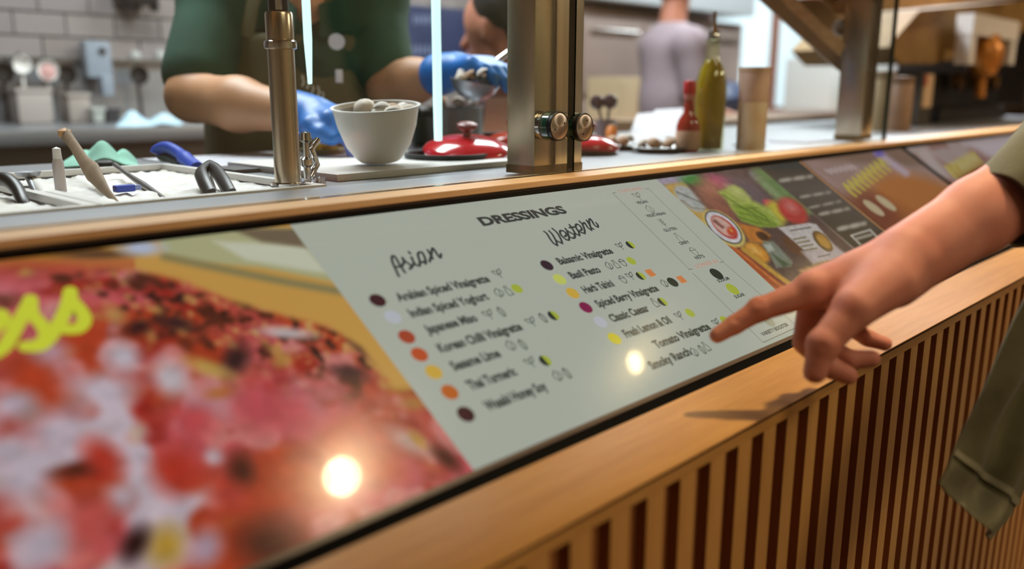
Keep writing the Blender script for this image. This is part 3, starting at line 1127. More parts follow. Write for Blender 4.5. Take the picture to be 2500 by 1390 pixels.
p.line([(2090, 584), (2126, 574)], 7, (150, 144, 130), soft=2)
p.build('text_column', d1)
slab(MB(), XD - 0.006, XD, 0.0, 0.2955, 0.0, 0.0006).build('divider', mat('tan_divider', (150, 118, 92), 0.4), d1)

# ---- yellow script word over the meat
yw = MB()
K_yel = ink('yellow', (206, 214, 58))
for st in ([(-70, 840), (-20, 810), (6, 786), (0, 770), (-24, 782), (-40, 830), (-30, 870), (10, 850), (40, 800), (72, 742), (74, 734)],
           [(74, 740), (78, 770), (104, 800), (112, 826), (92, 846), (62, 850)], [(62, 850), (100, 848), (130, 815), (160, 760), (172, 714)],
           [(170, 716), (174, 736), (196, 760), (206, 786), (190, 806), (160, 808)], [(160, 808), (150, 800)]):
    pstroke(yw, st, 0.0096, h=0.0016)
tag(yw.build('yellow_script', K_yel, d1), kind='stuff')

# ================= display 2 and 3 further along
XE = 1.93
d2 = display(XD + 0.002, XE, 'menu display with orange bowl photo, cream badges and yellow lettering')
p = Picture(XD + 0.004, XE - 0.012, 0.0, 0.2955, 0.0016)
p.C[:] = (140, 116, 108)
p.fill((vnoise(p.X, p.U, 0.05, 51) - 0.4) * 3, (150, 124, 118))
p.fill(np.clip((400 - p.py + 0.06 * (2000 - p.px) * -1) / 16, 0, 1) * 0.7, (104, 82, 66))
p.blob(2260, 500, 150, 62, (160, 100, 52), rot=20, soft=0.25)
p.blob(2180, 560, 120, 50, (130, 74, 44), rot=30, soft=0.5)
p.blob(2135, 520, 60, 36, (110, 58, 42), rot=40, soft=0.5)
p.line([(2140, 372), (2212, 424)], 15, (168, 152, 164), soft=6)
p.blob(2146, 376, 12, 7, (96, 84, 160), soft=0.6)
p.build('bowl_picture', d2)
wd = MB()
for k in range(9):                                   # tight yellow brush letters
    t = k / 8
    bx, by = 2066 + 84 * t, 466 - 62 * t
    pstroke(wd, [(bx - 4, by - 14), (bx + 8, by + 2), (bx + 20, by + 12)], 0.0108, curve=True)
    pstroke(wd, [(bx + 2, by - 12), (bx + 20, by - 2)], 0.006, curve=False)
tag(wd.build('yellow_lettering', ink('dim_yellow', (178, 164, 70)), d2), kind='stuff')
for q in ((2132, 509), (2162, 497)):
    X_, u_ = S(*q)
    bg = MB()
    disc(bg, X_, u_, 0.0185, ru=0.022)
    bg.build('cream_badge', ink('cream', (176, 160, 128)), d2)
wt_ = MB()
for k in range(6):
    a = (2018 + 12 * k, 424 - 2.4 * k)
    pstroke(wt_, [(a[0], a[1] - 6), (a[0] + 9, a[1] - 2)], 0.012, curve=False)
tag(wt_.build('pale_lettering', ink('pale', (166, 150, 148)), d2), kind='stuff')

d3 = display(XE + 0.002, 3.2, 'farthest menu display with pale photo and yellow lettering behind the sleeve')
p = Picture(XE + 0.012, 3.19, 0.0, 0.2955, 0.003)
p.C[:] = (150, 134, 130)
p.fill((vnoise(p.X * 0.5, p.U, 0.05, 61) - 0.5) * 6, (130, 96, 88))
p.poly([(2230, 370), (2262, 360), (2330, 440), (2300, 450)], (164, 150, 146), soft=8)
p.poly([(2290, 430), (2340, 450), (2330, 480), (2290, 470)], (120, 70, 56), soft=9)
p.poly([(2330, 430), (2400, 400), (2440, 430), (2380, 460)], (116, 62, 34), soft=9)
p.poly([(2350, 350), (2480, 335), (2520, 400), (2430, 390)], (172, 160, 164), soft=9)
p.build('dish_picture', d3)
wd = MB()
for k in range(7):
    t = k / 6
    bx, by = 2316 + 62 * t, 420 - 34 * t
    pstroke(wd, [(bx - 4, by - 12), (bx + 8, by + 4), (bx + 16, by + 12)], 0.016, curve=True)
tag(wd.build('yellow_lettering', ink('dim_yellow', (178, 164, 70)), d3), kind='stuff')
# ================================================================== lamps
M_lamp = mat('lamp_black', (24, 22, 20), 0.5)
M_lens = mat('lamp_lens', (255, 236, 200), 0.4, emit=(255, 222, 160), estr=120)


def spot_lamp(x, y, energy, label):
    t = empty('ceiling_spotlight', (x, y, 2.72), label, 'lamp', 'spotlights above the counter')
    MB().lathe([(0.020, 0.22), (0.020, 0.14), (0.060, 0.13), (0.060, 0.0), (0.052, 0.0), (0.052, 0.03), (0.0, 0.03)], (x, y, 2.50), 24).build('housing', M_lamp, t, True)
    MB().lathe([(0.0, 0.012), (0.040, 0.012), (0.040, 0.008), (0.0, 0.004)], (x, y, 2.50), 24).build('lens', M_lens, t)
    l = bpy.data.lights.new('ceiling_spotlight_beam', 'SPOT')
    l.energy = energy
    l.color = (1.0, 0.76, 0.46)
    l.spot_size = math.radians(74)
    l.spot_blend = 1.0
    l.shadow_soft_size = 0.055
    o = bpy.data.objects.new('ceiling_spotlight_beam', l)
    COL.objects.link(o)
    o.location = (x, y, 2.495)
    return t


spot_lamp(1.247, 0.277, 92, 'black ceiling spotlight nearest above the dressings page')
spot_lamp(2.627, 0.287, 130, 'black ceiling spotlight above the farther menu displays')
spot_lamp(4.0, 0.29, 80, 'black ceiling spotlight at the far end of the counter')

M_pan = mat('panel_frame', (210, 212, 214), 0.5)
M_pang = mat('panel_diffuser', (240, 245, 250), 0.6, emit=(232, 240, 255), estr=2.0)
for i, (x, y) in enumerate(KITCHEN_PANELS):
    t = empty('ceiling_panel_light', (x, y, 2.72), ['white ceiling light panel over the sink end of the kitchen', 'white ceiling light panel over the middle of the kitchen',
              'white ceiling light panel over the oven end of the kitchen', 'farthest white ceiling light panel of the kitchen'][i], 'ceiling light', 'kitchen ceiling panels')
    MB().box((x - 0.6, y - 0.32, 2.695), (x + 0.6, y + 0.32, 2.72)).build('frame', M_pan, t)
    MB().box((x - 0.57, y - 0.29, 2.685), (x + 0.57, y + 0.29, 2.6955)).build('diffuser', M_pang, t)

for i, (x, y, _e) in enumerate(FILL_PANELS):  # fixtures of the added fill panels, out of view
    t = empty('ceiling_panel_light', (x, y, 2.72), ['added warm fill panel above the pointing customer', 'added warm fill panel farther along above the customers'][i], 'ceiling light', 'added fill panels')  # added fill fixture, named like the kitchen panels
    MB().box((x - 0.6, y - 0.32, 2.695), (x + 0.6, y + 0.32, 2.72)).build('frame', M_pan, t)
    MB().box((x - 0.57, y - 0.29, 2.685), (x + 0.57, y + 0.29, 2.6955)).build('diffuser', mat('fill_diffuser', (250, 232, 204), 0.6, emit=(255, 222, 176), estr=2.0), t)

# ================================================================== sneeze guard: posts, panes, standoff caps
M_post = mat('warm_brushed_steel', (194, 178, 156), 0.24, metal=0.95, noise=0.14, nscale=9, stretch=(1, 1, 0.2))
M_edge = mat('green_glass_edge', (22, 44, 32), 0.2, coat=0.4)
M_glass = glass_mat('clear_glass')
ZTOP = 1.41


def square_post(x0, x1, y0, y1, label):
    t = empty('guard_post', ((x0 + x1) / 2, (y0 + y1) / 2, ZT), label, 'post')
    MB().box((x0, y0, ZT - 0.001), (x1, y1, ZTOP), bev=0.0025).build('shaft', M_post, t, True)
    xm = x0 + (x1 - x0) * 0.40
    MB().box((xm, y0 - 0.0006, ZT), (xm + 0.0022, y0 + 0.001, ZTOP)).build('seam', mat('seam_brown', (84, 56, 38), 0.5), t)
    MB().box((x0 - 0.0005, y0 - 0.0008, ZT - 0.001), (x1 + 0.0005, y1 + 0.001, ZT + 0.010)).build('shoe', mat('bronze_shoe', (118, 96, 62), 0.35, metal=0.8), t)
    return t


PY0 = 0.7680
square_post(0.8370, 0.9346, PY0, PY0 + 0.050, 'square brushed steel post carrying two round glass standoffs')
GY0, GY1 = 0.7460, 0.7560                              # glass panes in front of the posts
GAPX = 0.8905


def pane(x0, x1, label):
    t = empty('sneeze_guard', ((x0 + x1) / 2, (GY0 + GY1) / 2, ZT), label, 'glass')
    z0, z1 = ZT + 0.0004, 1.4095
    MB().box((x0, GY0, z0), (x1, GY1, z1), mis=[1, 1, 0, 1, 0, 1]).build('sheet', [M_glass, M_edge], t)
    return t


pane(CX0, GAPX - 0.0015, 'clear glass guard pane left of the square steel post')
pane(GAPX + 0.0015, 1.965, 'clear glass guard pane between the two square steel posts')

M_disc = mat('spun_steel_cap', (188, 176, 164), 0.30, metal=1.0)
_b = M_disc.node_tree.nodes['Principled BSDF']
_b.inputs['Anisotropic'].default_value = 0.85
_t = M_disc.node_tree.nodes.new('ShaderNodeTangent')
_t.direction_type = 'RADIAL'
_t.axis = 'Y'
M_disc.node_tree.links.new(_t.outputs[0], _b.inputs['Tangent'])
M_rub = mat('black_rubber', (16, 15, 15), 0.45)
M_gring = mat('green_glass_ring', (46, 92, 74), 0.12, coat=0.5)


def standoff(px, py, ang, label):
    c = pix(px, py, Y=GY0 - 0.0075)
    x, z = c[0], c[2]
    t = empty('glass_standoff', (x, GY0, z), label, 'fixing', 'round standoffs holding the glass')
    # meshes live about the standoff's own axis so the spun finish turns round it
    def part(name, prof, m):
        me = MB().lathe(prof, (0, 0, 0), 40, axis=(0, -1, 0)).mesh(name)
        shade(me, 35)
        me.materials.append(m)
        o = bpy.data.objects.new(name, me)
        COL.objects.link(o)
        o.parent = t
        return o
    yo = lambda y: GY0 - y                              # outwards from the glass front
    part('barrel', [(0.0, -0.0215), (0.0165, -0.0215), (0.0165, -0.0125), (0.0, -0.0125)], M_chrome)
    part('rear_gasket', [(0.0, -0.0135), (0.0185, -0.0135), (0.0190, -0.0102), (0.0, -0.0102)], M_rub)
    part('glass_ring', [(0.0170, -0.0101), (0.0188, -0.0101), (0.0188, 0.0004), (0.0170, 0.0004), (0.0170, -0.0101)], M_gring)
    part('front_gasket', [(0.0, 0.0003), (0.0190, 0.0003), (0.0192, 0.0022), (0.0, 0.0022)], M_rub)
    part('cap_rim', [(0.0, 0.0022), (0.0188, 0.0022), (0.0188, 0.0068), (0.0180, 0.0075), (0.0170, 0.0075), (0.0168, 0.0066), (0.0, 0.0066)], M_rub)
    part('cap_face', [(0.0, 0.0060), (0.0171, 0.0060), (0.0169, 0.0072), (0.0160, 0.0077), (0.0, 0.0077)], M_disc)
    for s in (-1, 1):
        a = math.radians(ang)
        o = part('pin_hole', [(0.0, 0.0070), (0.00135, 0.0070), (0.00135, 0.0079), (0.0, 0.0079)], M_rub)
        o.location = (s * 0.0098 * math.cos(a), 0, s * 0.0098 * math.sin(a))
    return t


standoff(1366.5, 308.5, 22, 'round steel standoff cap on the left side of the glass joint')
standoff(1428.5, 311, 66, 'round steel standoff cap on the right side of the glass joint')

# round tube post on the steel strip, behind the glass
c = pix(704, 452, Z=ZW)
t = empty('tube_post', (c[0], c[1], ZW), 'round stainless tube post with a collar beside the blue-gloved hand', 'post')
MB().lathe([(0.0155, 0.0), (0.0155, 0.158)], c, 32).build('lower_tube', M_post, t, True)
MB().lathe([(0.0155, 0.157), (0.0185, 0.158), (0.0190, 0.162), (0.0185, 0.166), (0.0160, 0.168)], c, 32).build('collar', M_chrome, t, True)
MB().lathe([(0.0160, 0.167), (0.0160, 0.196), (0.0150, 0.1985), (0.0, 0.1985)], c, 32).build('upper_sleeve', M_post, t, True)
MB().lathe([(0.0115, 0.198), (0.0115, 0.215), (0.0135, 0.216), (0.0135, 0.222), (0.0115, 0.223), (0.0115, ZTOP - ZW)], c, 32).build('inner_tube', mat('dark_tube', (40, 40, 44), 0.3, metal=0.6), t, True)
MB().lathe([(0.0, 0.0), (0.0205, 0.0), (0.0205, 0.003), (0.0158, 0.004)], c, 32).build('foot', M_chrome, t, True)
MB().tube([c + np.array([-0.008, -0.0135, 0.200]), c + np.array([-0.0095, -0.0145, 0.23]), c + np.array([-0.006, -0.013, 0.26])], 0.004, 8).build('clip', M_chrome, t, True)

# added oak shelf, unseen above the frame, blocking kitchen light from the ledge
tag(MB().box((CX0, 0.735, ZTOP), (1.995, 0.925, ZTOP + 0.03), bev=0.003).build('shade_shelf', M_oak_x, None), 'added oak shelf over the sneeze guard posts, shading the ledge', 'shelf')
# second square post far along
c0, c1 = pix(2041, 340, Z=ZT), pix(2105, 336, Z=ZT)
square_post(1.934, 1.992, 0.790, 0.850, 'square steel post far along, beside the slanted oak arm')
# ================================================================== the customer who points at the page
M_skin = mat('skin_hand', (214, 146, 122), 0.60, noise=0.12, nscale=26, sss=0.12, bump=0.10, bscale=420, col2=(204, 126, 102))
M_nail = mat('nail', (206, 142, 124), 0.28, coat=0.3)
P = lambda x, y, D: pix(x, y, D=D)


def nail(name, c, along, nrm, l, w, parent):
    a, n = np.array(along, float), np.array(nrm, float)
    a /= np.linalg.norm(a)
    n -= a * (n @ a)
    n /= np.linalg.norm(n)
    s = np.cross(a, n)
    vs, fs, N, K = [], [], 9, 9
    for i in range(N):
        for j in range(K):
            u, v = -1 + 2 * i / (N - 1), -1 + 2 * j / (K - 1)
            sx = v * math.sqrt(max(0, 1 - 0.30 * u * u))
            vs.append(np.array(c) + a * (u * l) + s * (sx * w) + n * (-0.45 * w * v * v - 0.10 * l * u * u))
    for i in range(N - 1):
        for j in range(K - 1):
            fs.append((i * K + j, i * K + j + 1, (i + 1) * K + j + 1, (i + 1) * K + j))
    b = len(vs)
    vs += [q - n * 0.0008 for q in vs]
    fs += [tuple(b + k for k in f[::-1]) for f in fs]
    return MB().add(vs, fs).build(name, M_nail, parent, True)


W = P(2222, 632, 0.800)
EL = P(2745, 300, 0.86)
imcp, ipip, idip, itip = P(1978, 712, 0.800), P(1853, 757, 0.802), P(1794, 793, 0.803), P(1751, 819, 0.803)
mmcp, mpip, mdip, mtip = P(1988, 700, 0.822), P(1966, 836, 0.806), P(2028, 898, 0.800), P(2070, 917, 0.799)
rmcp, rpip, rdip, rtip = P(2010, 706, 0.842), P(2008, 842, 0.836), P(2076, 880, 0.822), P(2128, 876, 0.818)
pmcp, ppip, pdip, ptip = P(2050, 725, 0.858), P(2078, 800, 0.862), P(2118, 826, 0.852), P(2160, 840, 0.846)
tcmc, tmcp, tip_, ttip = P(2176, 690, 0.782), P(2086, 752, 0.764), P(2010, 842, 0.757), P(1990, 908, 0.757)

lo = np.min([W, EL, itip, mtip, ttip, pmcp], 0) - 0.06
hi = np.max([W, EL, itip, mtip, ttip, pmcp], 0) + 0.06
h = Solid(lo, hi, 0.0020)
axd = (W - EL) / np.linalg.norm(W - EL)
vn = FWD - axd * (FWD @ axd)                            # towards the far side of the arm
# forearm and wrist
F1, F2 = W + (EL - W) * 0.30, W + (EL - W) * 0.62
h.chain([W, F1, F2, EL], [0.0335, 0.0350, 0.0405, 0.0450], 0.012, (vn, 0.80))
# back of the hand
for q, r in ((imcp, 0.0150), (mmcp, 0.0150), (rmcp, 0.0142), (pmcp, 0.0130)):
    h.cone(W + (q - W) * 0.04 + vn * 0.0, q, 0.0225, r, 0.012)
h.cone(W * 0.55 + imcp * 0.45, W * 0.35 + rmcp * 0.65, 0.019, 0.017, 0.012)
# heel of the hand and ball of the thumb
h.cone(P(2180, 690, 0.80), P(2085, 745, 0.845), 0.0240, 0.0185, 0.012)
h.cone(tcmc, tmcp, 0.0230, 0.0170, 0.012)
h.cone(P(2130, 700, 0.79), P(2050, 742, 0.795), 0.020, 0.0135, 0.011)
h.cone(P(2188, 655, 0.79), tmcp, 0.022, 0.0165, 0.010)
# fingers
h.chain([imcp, ipip], [0.0146, 0.0108], 0.006)
h.chain([ipip, idip, itip], [0.0108, 0.0090, 0.0076], 0.003)
h.ball(ipip + UP * 0.0012, 0.0104, 0.005)
for a, b, c, d, r in ((mmcp, mpip, mdip, mtip, 0.0112), (rmcp, rpip, rdip, rtip, 0.0104), (pmcp, ppip, pdip, ptip, 0.0090)):
    h.chain([a, b], [r * 1.22, r * 1.02], 0.004)
    h.chain([b, c, d], [r * 1.0, r * 0.92, r * 0.80], 0.0025)
# thumb
h.chain([tmcp, tip_], [0.0172, 0.0134], 0.005)
h.chain([tip_, ttip], [0.0136, 0.0104], 0.004)
h.ball(tip_, 0.0142, 0.004)
# tendons and knuckles on the back, hollow of the web
for q in (imcp, mmcp):
    top = UP * 0.0128
    h.cone(W + (q - W) * 0.25 + UP * 0.0200, q + top * 0.9, 0.0036, 0.0030, 0.010)
h.ball(imcp + UP * 0.006 - FWD * 0.003, 0.0116, 0.008)
# creases: wrist fold, thumb joint, finger joints
for a, b, r in ((P(1994, 842, 0.7425), P(2014, 850, 0.7425), 0.0007),
                (P(1845, 735, 0.792), P(1856, 742, 0.7905), 0.0008), (P(1790, 776, 0.795), P(1798, 783, 0.794), 0.0007)):
    h.cone(a, b, r, r, 0.004, sub=True)
hand_me = h.mesh('body', 2)

# the rest of the figure stands beyond the right edge of the frame
SH = EL + np.array([0.10, -0.20, 0.19])                # shoulder
hipc = np.array([SH[0] + 0.17, SH[1] + 0.03, 0.98])
neck = np.array([SH[0] + 0.17, SH[1] + 0.04, SH[2] + 0.10])
b = Solid((0.6, -0.7, 0.0), (1.75, 0.55, 1.85), 0.010)
b.chain([EL, SH], [0.046, 0.058], 0.02)
b.chain([neck + (0, 0, -0.08), neck + (0.0, 0.02, 0.06)], [0.065, 0.055], 0.02)
b.ball(neck + (0, 0.045, 0.16), (0.078, 0.098, 0.120), 0.02)
b.ball(neck + (0, 0.140, 0.145), (0.013, 0.020, 0.020), 0.012)      # nose
for sx in (-1, 1):
    b.ball(neck + (sx * 0.078, 0.035, 0.155), (0.010, 0.022, 0.032), 0.008)
    b.ball(neck + (sx * 0.030, 0.142, 0.172), (0.016, 0.012, 0.010), 0.006, sub=True)
    b.cone(hipc + (sx * 0.09, 0, 0.0), (hipc[0] + sx * 0.10, hipc[1], 0.50), 0.085, 0.060, 0.03)
    b.cone((hipc[0] + sx * 0.10, hipc[1], 0.50), (hipc[0] + sx * 0.10, hipc[1] - 0.02, 0.10), 0.058, 0.042, 0.02)
b.cone(neck + (0, 0.120, 0.105), neck + (0.02, 0.120, 0.105), 0.010, 0.010, 0.008)
b.chain([hipc, hipc + (0, 0.02, 0.25), neck + (0, -0.01, -0.12)], [0.14, 0.13, 0.13], 0.04, ((0, 1, 0), 0.75))
b.cone(SH, SH + (0.34, 0, 0), 0.060, 0.060, 0.03)
b.chain([SH + (0.34, 0, 0), SH + (0.40, 0.02, -0.27), SH + (0.36, 0.12, -0.50)], [0.058, 0.044, 0.032], 0.02)
b.ball(SH + (0.35, 0.15, -0.56), (0.030, 0.035, 0.050), 0.015)
rest_me = b.mesh('rest', 3)
bm = bmesh.new()
bm.from_mesh(hand_me)
bm.from_mesh(rest_me)
bm.to_mesh(hand_me)
bm.free()
hand_me.polygons.foreach_set('use_smooth', [True] * len(hand_me.polygons))
cust = empty('person', (hipc[0], hipc[1], 0), 'customer in olive overshirt pointing an index finger at the dressings page', 'person')
cbody = link('body', hand_me, M_skin, cust)
nail('fingernail', itip + UP * 0.0066 + (itip - idip) * 0.05 - FWD * 0.001, itip - idip, UP * 0.9 - FWD * 0.25, 0.0065, 0.0052, cbody)
nail('fingernail', ttip - RIGHT * 0.0090 - FWD * 0.0016 - (ttip - tip_) * 0.04, ttip - tip_, -RIGHT - FWD * 0.25, 0.0066, 0.0050, cbody)
nail('fingernail', mtip - FWD * 0.0074 + UP * 0.0040 - (mtip - mdip) * 0.35, mtip - mdip, UP * 0.5 - FWD, 0.0062, 0.0052, cbody)

# overshirt: sleeve, trunk and the hanging front tail
M_olive = mat('olive_twill', (100, 95, 60), 0.85, noise=0.28, nscale=22, bump=0.35, bscale=260, sheen=0.15, col2=(80, 75, 44))
M_olive2 = mat('olive_twill_seam', (124, 120, 90), 0.85, noise=0.2, nscale=60)


def ring_skin(centres, radii, nrm, n=40, wob=0.0, seed=1, thick=0.003):
    """an open cloth tube with thickness through rings of given radii"""
    r = np.random.default_rng(seed)
    vs, fs = [], []
    C = [np.array(c, float) for c in catmull3(centres, 5)]
    R = np.interp(np.linspace(0, len(radii) - 1, len(C)), np.arange(len(radii)), radii)
    ref = np.array(nrm, float)
    ph = r.random(6) * 6.28
    for lay in (0, 1):
        for i, c in enumerate(C):
            d = C[min(i + 1, len(C) - 1)] - C[max(i - 1, 0)]
            d /= np.linalg.norm(d)
            a = ref - d * (ref @ d)
            a /= np.linalg.norm(a)
            s = np.cross(d, a)
            for j in range(n):
                t = 2 * math.pi * j / n
                w = 1 + wob * (math.sin(3 * t + ph[0] + i * 0.35) * 0.5 + math.sin(5 * t + ph[1] - i * 0.55) * 0.35 + math.sin(2 * t + ph[2] + i * 0.9) * 0.4)
                vs.append(c + (a * math.cos(t) + s * math.sin(t)) * (R[i] * w - lay * thick))
    m = len(C)
    for lay in (0, 1):
        o = lay * m * n
        for i in range(m - 1):
            for j in range(n):
                q = (o + i * n + j, o + i * n + (j + 1) % n, o + (i + 1) * n + (j + 1) % n, o + (i + 1) * n + j)
                fs.append(q if lay == 0 else q[::-1])
    for e in (0, m - 1):
        for j in range(n):
            fs.append((e * n + j, e * n + (j + 1) % n, m * n + e * n + (j + 1) % n, m * n + e * n + j))
    return MB().add(vs, fs)


def catmull3(pts, n):
    return catmull(pts, n)


shirt = ring_skin([P(2450, 512, 0.818), P(2560, 432, 0.832), EL, EL * 0.5 + SH * 0.5 + (0.0, 0.0, -0.01), SH + (0.03, 0, 0.0)],
                  [0.0405, 0.0530, 0.066, 0.074, 0.080], FWD, 44, 0.05, 3).build('sleeve', M_olive, cust, True)
t = Solid((0.7, -0.6, 0.70), (1.75, 0.5, 1.62), 0.010)
t.chain([hipc + (0, 0, -0.16), hipc + (0, 0.02, 0.10), hipc + (0, 0.02, 0.30), neck + (0, -0.01, -0.10)], [0.190, 0.175, 0.172, 0.150], 0.04, ((0, 1, 0), 0.72))
t.cone(SH + (0.01, 0, 0), SH + (0.33, 0, 0), 0.086, 0.084, 0.05)
t.cone(SH, SH * 0.6 + EL * 0.4, 0.086, 0.072, 0.03)
t.cone(SH + (0.34, 0, 0), SH + (0.40, 0.02, -0.26), 0.078, 0.062, 0.02)
t.cone(neck + (0, 0, -0.06), neck + (0, 0.01, 0.0), 0.078, 0.070, 0.02)
t.cut((0, 0, hipc[2] - 0.19), (0, 0, -1))
link('overshirt', t.mesh('overshirt', 3), M_olive, cust)
tr = Solid((0.7, -0.6, 0.0), (1.75, 0.5, 1.05), 0.012)
for sx in (-1, 1):
    tr.chain([hipc + (sx * 0.08, 0, 0.02), (hipc[0] + sx * 0.10, hipc[1] + 0.01, 0.50), (hipc[0] + sx * 0.10, hipc[1] - 0.02, 0.09)], [0.115, 0.078, 0.066], 0.03)
link('trousers', tr.mesh('trousers', 3), mat('dark_trousers', (44, 42, 46), 0.9, noise=0.2, nscale=20), cust)
for sx in (-1, 1):
    sh = Solid((0.7, -0.6, -0.01), (1.75, 0.5, 0.2), 0.008)
    sh.chain([(hipc[0] + sx * 0.10, hipc[1] - 0.05, 0.045), (hipc[0] + sx * 0.11, hipc[1] + 0.14, 0.036)], [0.045, 0.036], 0.02)
    sh.cut((0, 0, 0.0), (0, 0, -1))
    link('shoe', sh.mesh('shoe', 2), mat('dark_shoe', (36, 30, 28), 0.6), cust)
hr = Solid(neck + (-0.15, -0.12, 0.05), neck + (0.15, 0.2, 0.36), 0.006)
hr.ball(neck + (0, 0.030, 0.185), (0.088, 0.100, 0.112), 0.01)
hr.ball(neck + (0, 0.130, 0.130), (0.075, 0.060, 0.090), 0.01, sub=True)
link('hair', hr.mesh('hair', 2), mat('brown_hair', (58, 40, 28), 0.6, noise=0.4, nscale=60, stretch=(1, 1, 0.2)), cust)

# hanging tail of the overshirt, a folded cloth corner with a stitched hem
Lp = [(2690, 560, 0.90), (2560, 640, 0.85), (2500, 735, 0.82), (2400, 950, 0.80), (2330, 1095, 0.79), (2290, 1180, 0.785)]
Rp = [(2950, 640, 0.98), (2800, 760, 0.92), (2700, 860, 0.88), (2570, 1060, 0.85), (2490, 1220, 0.83), (2424, 1322, 0.815)]
LL, RR = catmull([P(*q) for q in Lp], 8), catmull([P(*q) for q in Rp], 8)


def tail_pt(i, s, off=0.0):
    a, c_ = LL[i], RR[i]
    t_ = i / (len(LL) - 1)
    q = a + (c_ - a) * s
    fold = 0.010 * math.sin(2.6 * math.pi * s + 2.2 * t_) + 0.006 * math.sin(5.2 * math.pi * s - 5 * t_ + 1) + 0.003 * math.sin(23 * t_ + 7 * s)
    edge = math.sin(math.pi * min(1, max(0, s)))
    return q - FWD * (fold * (0.35 + 0.65 * edge) + 0.012 * edge) - FWD * off


def sheet(name, i0, i1, off, th, m, parent, ns=36):
    vs, fs = [], []
    idx = range(i0, i1)
    for lay in (0, 1):
        for i in idx:
            for j in range(ns):
                vs.append(tail_pt(i, j / (ns - 1), off - lay * th))
    k = len(idx)
    for lay in (0, 1):
        for i in range(k - 1):
            for j in range(ns - 1):
                a = lay * k * ns + i * ns + j
                q = (a, a + 1, a + ns + 1, a + ns)
                fs.append(q if lay == 0 else q[::-1])
    o = k * ns
    for i in range(k - 1):
        for j in (0, ns - 1):
            a = i * ns + j
            fs.append((a, a + ns, o + a + ns, o + a))
    for j in range(ns - 1):
        for i in (0, k - 1):
            a = i * ns + j
            fs.append((a, a + 1, o + a + 1, o + a))
    return MB().add(vs, fs).build(name, m, parent, True)


tail = sheet('shirt_tail', 0, len(LL), 0.0, 0.0035, M_olive, cust)
sheet('stitch_seam', len(LL) - 9, len(LL) - 7, 0.0022, 0.0050, mat('seam_thread', (138, 134, 106), 0.9), tail)
sheet('hem', len(LL) - 7, len(LL), 0.0016, 0.0050, M_olive2, tail)
# ================================================================== kitchen staff
M_skin1 = mat('skin_cook', (206, 152, 112), 0.5, noise=0.1, nscale=14)
M_skin2 = mat('skin_cook_ruddy', (186, 122, 98), 0.5, noise=0.1, nscale=14)
M_green = mat('green_polo', (32, 78, 60), 0.9, noise=0.3, nscale=9, bump=0.2, bscale=180)
M_apron = mat('olive_apron', (100, 100, 72), 0.9, noise=0.25, nscale=9, bump=0.2, bscale=200)
M_nitr = mat('blue_nitrile', (38, 124, 214), 0.42, noise=0.15, nscale=30, bump=0.3, bscale=90)


def unit(v):
    v = np.array(v, float)
    return v / np.linalg.norm(v)


def hand_into(s, wrist, d, up, side, curl, scale=1.0, spread=0.2, k=0.006, fat=1.0):
    """palm, four jointed fingers of unequal length and a thumb leaving the side of the palm"""
    d = unit(d)
    up = unit(np.array(up) - d * (np.array(up) @ d))
    sd = np.cross(d, up) * side                         # thumb side
    pm = wrist + d * 0.085 * scale
    for t in (-1, -0.33, 0.33, 1):
        s.cone(wrist, pm + sd * (0.030 * t * scale), 0.024 * scale * fat, 0.0135 * scale * fat, 0.012)
    for i, (t, L) in enumerate(((1, 0.070), (0.34, 0.078), (-0.34, 0.073), (-1, 0.058))):
        a = pm + sd * (0.030 * t * scale)
        ang = 0.15
        q = a
        dirn = d
        for j, f in enumerate((0.45, 0.32, 0.23)):
            ang += curl * (0.6 if j == 0 else 0.9)
            dirn = d * math.cos(ang) - up * math.sin(ang) + sd * (0.12 * t * spread)
            n = q + unit(dirn) * L * f * scale * 1.25
            s.cone(q, n, (0.0112 - 0.0014 * j) * scale * fat, (0.0100 - 0.0014 * j) * scale * fat, k if j == 0 else 0.003)
            q = n
    b = wrist + d * 0.030 * scale + sd * 0.022 * scale
    m = b + (d * 0.030 + sd * 0.026 - up * 0.012) * scale
    e = m + (d * 0.030 + sd * 0.006 - up * 0.012) * scale
    z = e + (d * 0.022 - sd * 0.004 - up * 0.008) * scale
    s.chain([b, m, e, z], [0.0165 * scale * fat, 0.0135 * scale * fat, 0.0115 * scale * fat, 0.0095 * scale * fat], k)


def head_into(s, c, f, r=1.0):
    """skull, jaw, nose, brow, ears, mouth about a centre, looking along f"""
    f = unit(f)
    sd = np.cross(f, (0, 0, 1))
    z = np.array([0, 0, 1.0])
    s.cone(c - f * 0.022 * r + z * 0.035 * r, c + f * 0.018 * r + z * 0.030 * r, 0.080 * r, 0.074 * r, 0.02)
    s.cone(c + f * 0.020 * r, c + f * 0.045 * r - z * 0.085 * r, 0.066 * r, 0.032 * r, 0.03)
    s.cone(c + f * 0.090 * r + z * 0.012 * r, c + f * 0.104 * r - z * 0.022 * r, 0.008 * r, 0.014 * r, 0.012)
    s.cone(c + f * 0.088 * r - z * 0.052 * r + sd * 0.018 * r, c + f * 0.088 * r - z * 0.052 * r - sd * 0.018 * r, 0.007 * r, 0.007 * r, 0.006)
    for e in (-1, 1):
        s.cone(c + sd * e * 0.076 * r + z * 0.015 * r, c + sd * e * 0.074 * r - z * 0.020 * r, 0.013 * r, 0.010 * r, 0.006)
        s.ball(c + f * 0.088 * r + sd * e * 0.032 * r + z * 0.016 * r, 0.013 * r, 0.008, sub=True)


